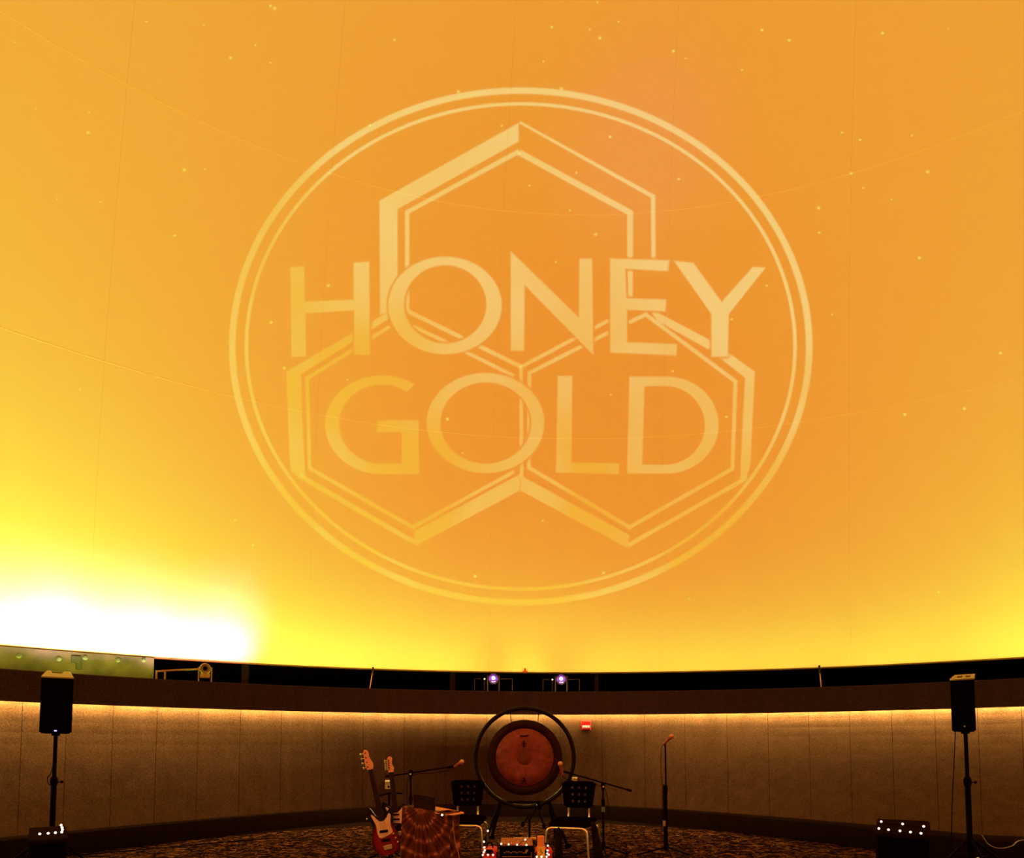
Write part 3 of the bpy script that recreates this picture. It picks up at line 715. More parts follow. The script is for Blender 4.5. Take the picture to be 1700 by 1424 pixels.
# ------------------------------------------------------------------ gong on its hoop stand
YG = 8.3
gc = at(871, 1257, YG); k = YG/FP
gs = thing('gong_stand', 'black round hoop gong stand in the middle of the stage', 'stand', (gc.x, gc.y, 0))
Rr = 81.5*k; bm = B()
tube(bm, [(Rr*cos(a), 0, gc.z+Rr*sin(a)) for a in [2*pi*i/72 for i in range(72)]], .027, 12, True); link('hoop', bm, mat('hoop_black', (.007, .0025, .002), .5, .12, noise=.2), gs, True)
for s in (-1, 1):
    x0 = s*.30; z0 = gc.z-sqrt(Rr*Rr-.09)
    for q, (xe, ye) in enumerate(((s*.50, -.42), (s*.42, .42))):
        bm = B(); tube(bm, [(x0, 0, z0), (x0+(xe-x0)*.5, ye*.5, z0*.5), (xe, ye, .02)], .022, 8); l = link('leg', bm, BLACKM, gs)
        bm = B(); box(bm, (xe, ye, .015), (.07, .1, .03), .006); link('foot', bm, BLACK, l)
bm = B(); tube(bm, [(-.30, 0, gc.z-Rr*.9), (.3, 0, gc.z-Rr*.9)], .014, 8); link('crossbar', bm, BLACKM, gs)
gong = thing('gong', 'large dark red-brown gong with black marks hanging in the hoop', 'gong', (gc.x, gc.y-.01, gc.z-Rr*0))
Rg = 62.5*k
GR = mat('gong_rim', (.020, .004, .0035), .6, .12, .0, noise=.3, nscale=14, bump=.3)
GF = mat('gong_face', (.20, .045, .038), .55, .3, .15, noise=.28, nscale=16, bump=.5)
M = Matrix.Rotation(pi/2, 4, 'X')
bm = B(); lathe(bm, [(Rg*.74, -.02), (Rg*.78, .014), (Rg*.90, .012), (Rg*.975, 0), (Rg, -.02), (Rg, -.085), (Rg*.98, -.085), (Rg*.97, -.03), (Rg*.74, -.03)], 64, M); link('rim', bm, GR, gong, True)
bm = B(); lathe(bm, [(Rg*.77, -.012), (Rg*.76, .019), (Rg*.5, .024), (Rg*.20, .027), (Rg*.17, .022), (.01, .024)], 64, M); link('face', bm, GF, gong, True)
bm = B(); lathe(bm, [(Rg*.20, .027), (Rg*.19, .029), (.01, .029)], 40, M); link('centre_spot', bm, mat('gong_centre', (.13, .03, .025), .6, .2, noise=.3, nscale=12), gong, True)
def marks(cx, cz, strokes):
    bm = B()
    for (x0, z0, x1, z1, w_) in strokes:
        L_ = sqrt((x1-x0)**2+(z1-z0)**2); a = atan2(z1-z0, x1-x0)
        box(bm, (cx+(x0+x1)/2, -.034, cz+(z0+z1)/2), (L_, .004, w_), 0, Matrix.Rotation(-a, 3, 'Y'))
    return link('painted_mark', bm, MARK, gong)
z = lambda py: (1257-py)*k
marks(-.005, z(1221.5), [(-.055, 0, -.02, .006, .010), (-.025, .004, .015, -.002, .010), (.01, .002, .05, .008, .012), (-.05, -.008, .045, -.006, .006)])
marks(-.01, z(1235), [(-.03, .005, .03, .005, .010), (0, .045, 0, -.045, .012), (-.022, -.02, .022, -.022, .008), (-.018, .026, .018, .024, .008)])
marks(-.01, z(1295), [(-.035, .004, .035, .004, .010), (0, .045, 0, 0, .012), (0, .005, -.035, -.045, .010), (0, .005, .033, -.045, .010), (-.02, .028, .02, .026, .008)])
for s, px in ((-1, 846), (1, 894)):
    xg = s*.165; bm = B(); xt = s*.18
    tube(bm, [(xg, .02, Rg*.93), (xt, .02, sqrt(Rr*Rr-xt*xt)-.0)], .005, 6); link('cord', bm, BLACKM, gong)

# ------------------------------------------------------------------ microphones
MICB = mat('mic_body', (.42, .12, .10), .4, .4, noise=.1); MICG = mat('mic_grille', (.62, .33, .22), .45, .5, .3, noise=.25, nscale=300)
def mic(base, tip, label, scale=1):
    """hand microphone from tail to grille"""
    base, tip = Vector(base), Vector(tip); d = (tip-base).normalized(); L_ = .155*scale
    t = thing('microphone', label, 'microphone', base); q = d.to_track_quat('Z', 'Y').to_matrix().to_4x4()
    bm = B(); lathe(bm, [(.009, 0), (.012, .01), (.019, L_*.72), (.020, L_*.74)], 14, q); link('body', bm, MICB, t, True)
    bm = B(); lathe(bm, [(.021, L_*.74), (.025, L_*.80), (.026, L_*.9), (.020, L_*1.0), (.006, L_*1.04)], 16, q); link('grille', bm, MICG, t, True)
    bm = B(); lathe(bm, [(.0255, L_*.83), (.027, L_*.845), (.0255, L_*.86)], 16, q); link('ring', bm, MICB, t, True)
    return t
def mic_stand(x, y, top, label, boom=None, tape=None, feet=(R(-90), R(30), R(150)), spread=.32, clutch=None, clip=None):
    t = thing('microphone_stand', label, 'stand', (x, y, 0)); o = Vector((x, y, 0))
    zc = clutch or top*.55
    bm = B(); tube(bm, [(0, 0, .08), (0, 0, zc)], .013, 10); link('lower_tube', bm, BLACKM, t)
    bm = B(); tube(bm, [(0, 0, zc-.05), (0, 0, top)], .009, 10); link('upper_tube', bm, BLACKM, t)
    bm = B(); lathe(bm, [(.016, zc-.05), (.019, zc-.02), (.019, zc+.02), (.012, zc+.03)], 10); link('clutch', bm, BLACKM, t)
    bm = B(); lathe(bm, [(.022, .09), (.024, .13), (.016, .16)], 10); link('hub', bm, BLACKM, t)
    for a in feet:
        bm = B(); tube(bm, [(0, 0, .12), (cos(a)*spread, sin(a)*spread, .012)], .009, 8); l = link('leg', bm, BLACKM, t)
        bm = B(); ball(bm, (cos(a)*spread, sin(a)*spread, .013), .013, 8); link('rubber_foot', bm, BLACK, l)
    if boom:
        a, b = Vector(boom[0])-o, Vector(boom[1])-o
        bm = B(); tube(bm, [a, b], .008, 8); bo = link('boom', bm, BLACKM, t)
        bm = B(); tube(bm, [a, a+(b-a)*.06], .014, 8); link('counterweight', bm, BLACKM, bo)
        bm = B(); tube(bm, [b-(b-a).normalized()*.10, b], .012, 8); link('clip', bm, BLACKM, bo)
        bm = B(); lathe(bm, [(.014, top-.07), (.022, top-.03), (.022, top+.01), (.01, top+.02)], 10); link('boom_joint', bm, BLACKM, t)
        bm = B(); ball(bm, (.0, -.025, top-.03), .011, 8); link('joint_bolt', bm, CHROME, t, True)
    if tape:
        bm = B(); lathe(bm, [(.014, tape[0]), (.019, tape[0]+.01), (.019, tape[1]-.01), (.014, tape[1])], 12); link('tape', bm, tape[2], t, True)
    return t
Yb = 7.3
pt = at(682, 1282, Yb); tipL = at(757, 1271.5, Yb-.05); tailL = at(640, 1289, Yb+.1)
mic_stand(pt.x, pt.y, pt.z+.01, 'black boom microphone stand behind the draped table', boom=(tailL, tipL), clutch=.62)
mic(at(754, 1273, Yb-.06), at(763, 1267, Yb-.12), 'microphone on the boom tip left of the gong')
cable('microphone_cable', [at(754, 1274, Yb-.05), at(742, 1279, Yb), at(715, 1283, Yb), at(690, 1285, Yb-.03), at(676, 1300, Yb-.03), at(677, 1345, Yb-.03), at(680, 1400, Yb-.05), (at(680, 1400, Yb).x+.02, Yb-.06, .005)], .003, 'thin cable hanging along the left boom stand')
Yc = 7.15
pt = at(1001, 1302, Yc); tip = at(936, 1280.5, Yc-.1); tail = at(1048, 1312.5, Yc+.12)
mic_stand(pt.x, pt.y, pt.z+.005, 'black boom microphone stand with green tape right of the gong', boom=(tail, tip), tape=(at(1, 1348, Yc).z, at(1, 1339, Yc).z, GREEN), clutch=.60)
mic(at(934, 1287, Yc-.16), at(931, 1272, Yc-.20), 'microphone on the boom tip in front of the gong rim')
cable('microphone_cable', [at(933, 1287, Yc-.14), at(938, 1292, Yc-.1), at(960, 1298, Yc-.06), at(988, 1302, Yc-.03), at(1004, 1310, Yc-.03), at(1010, 1335, Yc-.03), at(1014, 1375, Yc-.1), at(1030, 1412, Yc-.3), (at(1036, 1420, 6.75).x, 6.75, .005)], .003, 'thin cable trailing from the right boom stand to the carpet')
Yd = 7.1
pt = at(1104.5, 1234, Yd)
t = mic_stand(pt.x, pt.y, pt.z-.0, 'straight black microphone stand standing alone right of the gong', clutch=at(1, 1308, Yd).z, tape=None)
bm = B(); x_ = at(1101.5, 1300, Yd).x-pt.x; tube(bm, [(x_, -.01, at(1, 1302, Yd).z), (x_, -.01, .1)], .010, 8); link('folded_boom', bm, BLACKM, t)
bm = B(); lathe(bm, [(.012, 0), (.015, .01), (.015, .05), (.012, .06)], 12, Matrix.Translation((x_, -.01, at(1, 1371, Yd).z))); link('tape', bm, TANP, t)
bm = B(); tube(bm, [(0, -.0, pt.z-.01), at(1103.5, 1232.5, Yd)-t.location], .010, 8); link('clip', bm, BLACKM, t)
mic(at(1100.5, 1236, Yd-.02), at(1113, 1224, Yd-.08), 'microphone on the straight stand near the fire alarm side')
cable('microphone_cable', [at(1101, 1236, Yd), at(1098, 1243, Yd-.02), at(1097, 1270, Yd-.02), at(1099, 1303, Yd-.02), at(1099.5, 1350, Yd-.02), at(1098, 1400, Yd-.04), (at(1099, 1400, Yd).x, Yd-.05, .005)], .003, 'thin cable hanging beside the straight microphone stand')
# low percussion/clamp stand before the gong
Ye = 7.5
pt = at(879, 1358, Ye)
t = thing('low_stand', 'short black tripod stand in front of the gong', 'stand', (pt.x, pt.y, 0))
bm = B(); tube(bm, [(0, 0, .05), (0, 0, pt.z)], .013, 10); link('pole', bm, BLACKM, t)
tp = at(893, 1336, Ye)-t.location
bm = B(); tube(bm, [(0, 0, pt.z-.02), tp], .009, 8); link('arm', bm, BLACKM, t)
bm = B(); ball(bm, tp+Vector((0, 0, .01)), .020, 8); ball(bm, tp+Vector((.02, 0, -.03)), .02, 8); link('clamp', bm, BLACK, t, True)
bm = B(); ball(bm, at(891, 1336, Ye-.04)-t.location, .006, 8); link('bolt', bm, CHROME, t, True)
for pa, pb in (((893, 1340), (903, 1370)), ((880, 1350), (868, 1368))):
    bm = B(); tube(bm, [at(*pa, Ye)-t.location, at(*pb, Ye-.1)-t.location], .010, 8); ball(bm, at(*pb, Ye-.1)-t.location, .022, 8, (1, 1, 1.4)); link('side_arm', bm, BLACKM, t)
for a in (R(-90), R(30), R(150)):
    bm = B(); tube(bm, [(0, 0, .14), (cos(a)*.2, sin(a)*.2, .012)], .009, 8); link('leg', bm, BLACKM, t)

# ------------------------------------------------------------------ chairs
def chair(px, Y, rz, label):
    c = fl(px, Y); t = thing('stacking_chair', label, 'chair', c, rz, 'black perforated chairs on stage')
    W0, W1, H0, H1 = .150, .185, .545, .82
    cols, rows = 3, 3; bm = B(); cache = {}
    def P(u, v):
        if u in (0, 1) and v in (0, 1): u, v = .5+(u-.5)*.90, .5+(v-.5)*.88
        wd = W0+(W1-W0)*v; x = (u-.5)*2*wd; yb = .20+.03*v-.035*(1-(2*u-1)**2)*-1
        return Vector((x, yb, H0+(H1-H0)*v))
    def V(u, v):
        k = (round(u, 5), round(v, 5))
        if k not in cache: cache[k] = bm.verts.new(P(u, v))
        return cache[k]
    mu, mv = .19, .12
    us = [0, mu]+[mu+(1-2*mu)*(i+1)/cols for i in range(cols)]+[1]; vs = [0, mv]+[mv+(1-2*mv)*(i+1)/rows for i in range(rows)]+[1]
    for i in range(len(us)-1):
        for j in range(len(vs)-1):
            u0, u1, v0, v1 = us[i], us[i+1], vs[j], vs[j+1]; um, vm = (u0+u1)/2, (v0+v1)/2
            inner = 0 < i < len(us)-2 and 0 < j < len(vs)-2
            sq = [V(u0, v0), V(um, v0), V(u1, v0), V(u1, vm), V(u1, v1), V(um, v1), V(u0, v1), V(u0, vm)]
            if not inner: bm.faces.new(sq); continue
            ru, rv = (u1-u0)*.19, (v1-v0)*.21; ci = []
            for q in range(8):
                a = -3*pi/4+q*pi/4; ci.append(bm.verts.new(P(um+ru*cos(a)*1.1, vm+rv*sin(a)*1.1)))
            for q in range(8): bm.faces.new((sq[q], sq[(q+1) % 8], ci[(q+1) % 8], ci[q]))
    b = link('backrest', bm, BLACK, t, True); mo = b.modifiers.new('thick', 'SOLIDIFY'); mo.thickness = .012
    bm = B(); prof = smooth_loop([(-.19, -.21), (-.21, 0), (-.19, .19), (0, .21), (.19, .19), (.21, 0), (.19, -.21), (0, -.235)], 5)
    M = Matrix(((1, 0, 0, 0), (0, 0, 1, 0), (0, 1, 0, 0), (0, 0, 0, 1)))
    prism(bm, prof, .415, .432, M, .006)
    for v in bm.verts: v.co.z += .02*(v.co.y/.2)**2*(1 if v.co.y > 0 else -1)
    link('seat', bm, BLACK, t)
    for s in (-1, 1):
        bm = B(); tube(bm, smooth_path([(s*.11, .232, .56), (s*.11, .225, .46), (s*.115, .17, .395), (s*.115, -.12, .385)], 5), .011, 8); link('back_support', bm, CHROME, t, True)
        bm = B(); tube(bm, smooth_path([(s*.12, -.245, .385), (s*.165, -.248, .382), (s*.20, -.25, .345), (s*.215, -.26, .18), (s*.225, -.27, .012)], 6), .0115, 8); l = link('leg', bm, CHROME, t, True)
        bm = B(); lathe(bm, [(.016, 0), (.016, .02), (.012, .024)], 8, Matrix.Translation((s*.225, -.27, 0))); link('glide', bm, BLACK, l)
        bm = B(); tube(bm, smooth_path([(s*.12, .17, .385), (s*.18, .185, .38), (s*.205, .2, .34), (s*.215, .23, .18), (s*.225, .27, .012)], 6), .0115, 8); l = link('leg', bm, CHROME, t, True)
        bm = B(); lathe(bm, [(.016, 0), (.016, .02), (.012, .024)], 8, Matrix.Translation((s*.225, .27, 0))); link('glide', bm, BLACK, l)
    bm = B(); tube(bm, [(-.125, -.245, .385), (.125, -.245, .385)], .0125, 8); link('front_bar', bm, CHROME, t, True)
    return t
c1 = chair(772, 6.95, R(-4), 'black perforated chair with bright frame left of the gong')
c2 = chair(951, 6.72, R(-20), 'black perforated chair with bright frame right of the gong')
CLOTH = mat('black_cloth', (.010, .006, .006), .95, .03, noise=.4, nscale=12, bump=.6)
def hanging(pa, pb, Y, w0, w1, label):
    A_, B_ = at(*pa, Y), at(*pb, Y); B_.z = max(B_.z, .02) if True else 0; B_ = Vector((B_.x, B_.y-.04, .012))
    t = thing('black_bag', label, 'bag', B_); bm = B(); rows = []
    for i in range(9):
        f = i/8; c = A_.lerp(B_, f)-B_; w_ = w0+(w1-w0)*f; row = []
        for q in range(12):
            a = 2*pi*q/12; rr = 1+.12*sin(3*a+i*.5); row.append(c+Vector((w_*cos(a)*rr, .05*sin(a)*rr*(.6+f*.5), 0)))
        row.append(row[0].copy()); rows.append(row)
    lofted(bm, rows); bmesh.ops.remove_doubles(bm, verts=bm.verts[:], dist=1e-4); bmesh.ops.holes_fill(bm, edges=bm.edges[:]); link('sack', bm, CLOTH, t, True)
    bm = B(); tube(bm, smooth_path([A_-B_+Vector((-w0*.6, 0, -.02)), A_-B_+Vector((0, -.03, .03)), A_-B_+Vector((w0*.6, 0, -.02))], 5), .006, 6); link('strap', bm, BLACK, t)
hanging((927, 1378), (927, 1424), 6.42, .030, .045, 'narrow black cloth bag under the left front of the right chair')
hanging((985, 1364), (995, 1424), 6.5, .022, .062, 'black cloth bag widening downward beside the right chair')

# ------------------------------------------------------------------ guitars
def burst():
    m = bpy.data.materials.new('sunburst_red'); m.use_nodes = True; nt = m.node_tree; N = nt.nodes; L = nt.links; b = N['Principled BSDF']
    tc = N.new('ShaderNodeTexCoord'); mp = N.new('ShaderNodeMapping'); mp.inputs['Location'].default_value = (0, 0, -.15); L.new(tc.outputs['Object'], mp.inputs[0])
    sc = N.new('ShaderNodeVectorMath'); sc.operation = 'MULTIPLY'; sc.inputs[1].default_value = (1, .0, .72); L.new(mp.outputs[0], sc.inputs[0])
    ln = N.new('ShaderNodeVectorMath'); ln.operation = 'LENGTH'; L.new(sc.outputs[0], ln.inputs[0])
    r = N.new('ShaderNodeValToRGB'); e = r.color_ramp.elements; e[0].position = .10; e[0].color = (.20, .010, .010, 1); e[1].position = .15; e[1].color = (.008, .003, .003, 1)
    L.new(ln.outputs['Value'], r.inputs[0]); L.new(r.outputs[0], b.inputs['Base Color']); b.inputs['Roughness'].default_value = .3; b.inputs['Specular IOR Level'].default_value = .25
    return m
FRET = mat('fret_metal', (.035, .016, .012), .5, .2, noise=.1); BURST = burst(); GBLACK = mat('gloss_black', (.006, .003, .004), .3, .2, noise=.1)
def guitar(name, bottom, top, L_, bodyL, W, m, label, tuners, lean, group=None):
    bottom, top = Vector(bottom), Vector(top); v = (top-bottom); ang = atan2(v.x, v.z)
    t = thing(name, label, 'guitar', bottom); t.rotation_euler = Matrix.Rotation(ang, 3, 'Y').to_euler(); t.rotation_euler.x = -lean
    s = bodyL/.50
    O = [(0, 0), (-.10, .012), (-.158, .07), (-.172, .14), (-.15, .22), (-.122, .29), (-.138, .37), (-.158, .44), (-.14, .50), (-.105, .49), (-.075, .43), (-.038, .385), (.038, .385), (.065, .40), (.095, .44), (.13, .44), (.142, .40), (.125, .33), (.118, .27), (.14, .19), (.162, .12), (.14, .05), (.08, .01)]
    O = [(x*W/.33, z*s) for x, z in O]
    bm = B(); prism(bm, smooth_loop(O, 3), -.022, .022, None, .006); link('body', bm, m, t, False)
    PGd = [(-.115, .43), (-.085, .415), (-.06, .375), (-.02, .345), (.02, .345), (.06, .37), (.095, .405), (.112, .38), (.095, .33), (.085, .27), (.095, .215), (.05, .195), (-.02, .18), (-.075, .19), (-.085, .25), (-.08, .31), (-.10, .38)]
    bm = B(); prism(bm, smooth_loop([(x*W/.33, z*s) for x, z in PGd], 2), -.026, -.0225); pg = link('pickguard', bm, CREAM, t)
    zs = (.24, .15) if tuners == 4 else (.32, .26, .20)
    for zz in zs:
        bm = B(); box(bm, (-.005, -.029, zz*s), (.085, .012, .024 if tuners == 4 else .016), .003, Matrix.Rotation(.12, 3, 'Y')); link('pickup', bm, BLACK, t)
    for i in range(3):
        bm = B(); lathe(bm, [(.011, 0), (.010, .014), (.006, .016)], 10, Matrix.Translation((.085+.012*i, -.024, (.19-.045*i)*s)) @ Matrix.Rotation(pi/2, 4, 'X')); link('knob', bm, CHROME if tuners == 4 else CREAM, t)
    bm = B(); box(bm, (0, -.030, .075*s), (.085, .014, .045), .003); link('bridge', bm, CHROME, t)
    zn0, zn1 = .37*s, L_-(.22 if tuners == 4 else .17)
    bm = B(); M = Matrix.Identity(4); a = [(-.029, zn0-.02), (.029, zn0-.02), (.021, zn1), (-.021, zn1)]
    prism(bm, a, -.032, -.012); nk = link('neck', bm, ROSE, t)
    n = 17
    for i in range(n):
        z_ = zn0+(zn1-zn0)*(1-2**(-(i+1)/12.))/(1-2**(-n/12.)*.75)*.75 if False else zn1-(zn1-zn0)*(1-2**(-(i+1)/12.))/(1-2**(-n/12.))
        bm = B(); box(bm, (0, -.033, z_), (.046, .002, .0022)); link('fret', bm, FRET, nk)
    hl = L_-zn1
    if tuners == 4: H = [(-.021, 0), (-.035, .02), (-.040, .05), (-.037, .10), (-.034, .15), (-.036, .185), (-.015, .215), (.012, .20), (.018, .17), (.014, .14), (.025, .10), (.040, .06), (.036, .03), (.021, 0)]
    else: H = [(-.021, 0), (-.03, .02), (-.030, .06), (-.026, .12), (-.025, .15), (-.005, .168), (.020, .155), (.022, .13), (.014, .105), (.020, .075), (.032, .05), (.026, .025), (.021, 0)]
    bm = B(); prism(bm, smooth_loop(H, 3), -.026, -.010, Matrix.Translation((0, 0, zn1)), .002); hs = link('headstock', bm, MAPLE, t)
    for i in range(tuners):
        z_ = zn1+.035+(hl-.075)*i/(tuners-1); x_ = -.050 if tuners == 4 else -.042
        bm = B(); tube(bm, [(x_+.018, -.018, z_), (x_-.01, -.018, z_)], .004, 6); ball(bm, (x_-.016, -.018, z_), .010 if tuners == 4 else .007, 8, (.7, .6, 1.3)); link('tuner', bm, CHROME, hs, True)
        bm = B(); lathe(bm, [(.006, 0), (.006, .012), (.004, .014)], 8, Matrix.Translation((-.018+.006*i/tuners, -.026, z_)) @ Matrix.Rotation(pi/2, 4, 'X')); link('string_post', bm, BLACK, hs)
    bm = B(); box(bm, (0, -.034, zn1), (.043, .006, .006), .001); link('nut', bm, BLACK, nk)
    ns_ = tuners
    for i in range(ns_):
        f = i/(ns_-1)-.5; bm = B(); tube(bm, [(f*.055, -.040, .08*s), (f*.034, -.038, zn1+.0)], .0008, 4); link('string', bm, FRET, t)
    bm = B(); ball(bm, (-.175*W/.33, 0, .40*s), .010, 8); link('strap_button', bm, CHROME, t, True)
    return t
Yg = 6.75
bot = at(648, 1418, Yg); top_ = at(605, 1243, Yg)
guitar('bass_guitar', bot, top_, (top_-bot).length, .50, .285, BURST, 'dark red sunburst bass guitar with cream pickguard, leftmost on stage', 4, R(4))
bot2 = at(662, 1393, Yg+.12); top2 = at(646, 1255, Yg+.12)
guitar('electric_guitar', bot2, top2, (top2-bot2).length, .40, .28, GBLACK, 'black electric guitar with cream pickguard behind the draped table', 6, R(3))
# guitar stand
gx = at(640, 1400, Yg+.1); t = thing('guitar_stand', 'black twin guitar stand holding the two guitars', 'stand', (gx.x+.03, Yg+.16, 0))
o0 = t.location.copy()
topn = at(646, 1316, Yg+.2)-o0
bm = B(); tube(bm, [(0, 0, .03), topn], .012, 8); link('post', bm, BLACKM, t)
bm = B(); tube(bm, [at(647, 1316, Yg+.2)-o0, at(668, 1317, Yg+.2)-o0], .009, 8); link('neck_yoke', bm, BLACKM, t)
bm = B(); tube(bm, [at(624, 1322, Yg+.2)-o0, at(647, 1316, Yg+.2)-o0], .009, 8); link('neck_yoke', bm, BLACKM, t)
for x_ in (-.22, .14):
    bm = B(); tube(bm, smooth_path([(0, 0, .12), (x_, -.02, .03), (x_+.0, -.20, .012)], 4), .010, 8); link('leg', bm, BLACKM, t)
bm = B(); tube(bm, [(0, 0, .12), (0, .2, .012)], .010, 8); link('leg', bm, BLACKM, t)

# ------------------------------------------------------------------ draped table, laptop and board
A_ = Vector((at(668, 1338, 6.40).x, 6.40, at(668, 1338, 6.40).z)); Bp = at(737, 1350.5, 6.15); n_ = Vector((.5, .87, 0))
back = .26
def mandala():
    m = bpy.data.materials.new('mandala_cloth'); m.use_nodes = True; nt = m.node_tree; N = nt.nodes; L = nt.links; b = N['Principled BSDF']
    b.inputs['Roughness'].default_value = .9; b.inputs['Specular IOR Level'].default_value = .05
    at_ = N.new('ShaderNodeAttribute'); at_.attribute_name = 'clothuv'
    sp = N.new('ShaderNodeSeparateXYZ'); L.new(at_.outputs['Vector'], sp.inputs[0])
    def ma(op, a, bq=None, cq=None):
        x = N.new('ShaderNodeMath'); x.operation = op
        for i, q in enumerate((a, bq, cq)):
            if q is None: continue
            if isinstance(q, (int, float)): x.inputs[i].default_value = q
            else: L.new(q, x.inputs[i])
        return x.outputs[0]
    x, y = sp.outputs['X'], sp.outputs['Y']
    r = ma('SQRT', ma('ADD', ma('MULTIPLY', x, x), ma('MULTIPLY', y, y))); th = ma('ARCTAN2', y, x)
    pet = ma('ABSOLUTE', ma('SINE', ma('MULTIPLY', th, 9)))
    pet2 = ma('ABSOLUTE', ma('SINE', ma('MULTIPLY', th, 18)))
    rr = ma('ADD', r, ma('MULTIPLY', pet, .022))
    rings = ma('POWER', ma('ABSOLUTE', ma('SINE', ma('MULTIPLY', rr, 24))), 8)
    spk = ma('POWER', ma('ABSOLUTE', ma('SINE', ma('MULTIPLY', th, 13))), .6)
    f = ma('ADD', ma('MULTIPLY', rings, .45), ma('MULTIPLY', ma('MULTIPLY', pet2, spk), .42))
    n = N.new('ShaderNodeTexNoise'); n.inputs['Scale'].default_value = 40; L.new(at_.outputs['Vector'], n.inputs[0])
    f = ma('ADD', f, ma('MULTIPLY', n.outputs['Fac'], .35))
    rp = N.new('ShaderNodeValToRGB'); e = rp.color_ramp.elements; e[0].position = .15; e[0].color = (.030, .009, .008, 1); e[1].position = 1; e[1].color = (.40, .18, .12, 1)
    q = e.new(.42); q.color = (.085, .026, .018, 1); q = e.new(.75); q.color = (.15, .050, .030, 1)
    L.new(f, rp.inputs[0]); L.new(rp.outputs[0], b.inputs['Base Color']); return m
MAND = mandala()
table = thing('side_table', 'small black folding table hidden under the patterned cloth', 'table', (A_.x+.2, 6.4, 0)); o0 = table.location.copy()
corn = [A_+Vector((.03, .02, 0)), Bp+Vector((-.03, .04, 0)), Bp+n_*back, A_+n_*back]
bm = B(); vs = [bm.verts.new(c-o0-Vector((0, 0, .012))) for c in corn]; v2 = [bm.verts.new(c-o0-Vector((0, 0, .04))) for c in corn]
bm.faces.new(vs); bm.faces.new(v2[::-1])
for i in range(4): bm.faces.new((vs[i], v2[i], v2[(i+1) % 4], vs[(i+1) % 4]))
link('tabletop', bm, BLACK, table)
for c in corn:
    cc = c.lerp(sum(corn, Vector())/4, .18)-o0; bm = B(); tube(bm, [cc-Vector((0, 0, .03)), (cc.x, cc.y, .0)], .012, 8); link('leg', bm, BLACKM, table)
# the cloth: top sheet plus a hanging skirt round front and sides
bm = B(); lay = bm.verts.layers.float_vector.new('clothuv')
path = [A_+n_*back, A_.copy(), Bp.copy(), Bp+n_*back]; samp = []
L0 = [(path[i+1]-path[i]).length for i in range(3)]; tot = sum(L0); NS = 110
for i in range(NS+1):
    d_ = tot*i/NS; j = 0
    while j < 2 and d_ > L0[j]: d_ -= L0[j]; j += 1
    p = path[j].lerp(path[j+1], min(1, d_/L0[j])); tdir = (path[j+1]-path[j]).normalized(); nn = Vector((tdir.y, -tdir.x, 0)).normalized()
    samp.append((p, nn, tot*i/NS-L0[0]))
org = A_; rows = []; NZ = 22
for jz in range(NZ+1):
    f = jz/NZ; row = []
    for i, (p, nn, sd) in enumerate(samp):
        z_ = p.z*(1-f)+.01*f; amp = .028*f**.7
        fold = amp*(sin(sd*38)+.5*sin(sd*71+1.3))+.02*f
        q = Vector((p.x, p.y, z_))+nn*fold; v = bm.verts.new(q-o0); v[lay] = Vector((sd-.22, (p.z-z_)+.02, 0)); row.append(v)
    rows.append(row)
for a, b in zip(rows, rows[1:]):
    for i in range(NS): bm.faces.new((a[i], a[i+1], b[i+1], b[i]))
quad = [A_, Bp, Bp+n_*back, A_+n_*back]; tv = []
for q in quad:
    v = bm.verts.new(q-o0+Vector((0, 0, .002))); v[lay] = Vector(((q-A_).length-.22, -.05, 0)); tv.append(v)
bm.faces.new(tv)
cl = link('tablecloth', bm, MAND, None, True); cl.location = o0; mo = cl.modifiers.new('thick', 'SOLIDIFY'); mo.thickness = .003
tag(cl, 'brown mandala patterned cloth draped over the small table', 'tablecloth')
# laptop, lid towards us
l0, l1, l2, l3 = at(687, 1341, 6.37), at(722, 1348, 6.25), at(722, 1323, 6.22), at(686, 1317.5, 6.34)
t = thing('laptop', 'open black laptop seen from behind on the patterned cloth', 'laptop', l0); lb = l0
def slab(pts, th, nrm, m, name, par, org):
    bm = B(); a = [bm.verts.new(p-org) for p in pts]; b = [bm.verts.new(p-org+nrm*th) for p in pts]
    bm.faces.new(a); bm.faces.new(b[::-1]); n = len(pts)
    for i in range(n): bm.faces.new((a[i], b[i], b[(i+1) % n], a[(i+1) % n]))
    return link(name, bm, m, par)
LAP = mat('laptop_shell', (.022, .010, .010), .5, .2, noise=.15)
slab([l0, l1, l2, l3], .008, Vector((.3, .95, 0)), LAP, 'screen_lid', t, l0)
kb = [l0, l1, l1+Vector((.07, .13, .0)), l0+Vector((.07, .13, .0))]; slab(kb, .012, Vector((0, 0, 1)), LAP, 'keyboard_base', t, l0)
bm = B(); tube(bm, [(0, 0, .005), l1-l0+Vector((0, 0, .005))], .006, 8); link('hinge', bm, BLACKM, t)
# board / papers right of the laptop, light along the edge painted orange
q0 = [at(723, 1341, 6.42), at(770, 1350.5, 6.36), at(752, 1353.5, 6.2), at(723, 1350.5, 6.17)]
zt = max(Bp.z, .1)+.006
t = thing('music_sheet', 'pale sheet and board with a painted orange-lit edge lying right of the laptop', 'paper', q0[3])
slab(q0, .006, Vector((0, 0, 1)), PAPER, 'sheet', t, q0[3])
e0 = [at(723, 1340.5, 6.43), at(770, 1350, 6.37), at(770, 1351.5, 6.36), at(723, 1342.5, 6.42)]
slab(e0, .012, Vector((0, .2, 1)), ORAC, 'edge', t, q0[3])
bm = B(); box(bm, at(743, 1348, 6.28)-q0[3]+Vector((0, 0, .01)), (.05, .04, .008), .003); link('dark_tab', bm, BLACK, t)
q = at(734, 1352.5, 6.12); t = thing('clip_light', 'single glowing bulb clipped to the table edge', 'lamp', q)
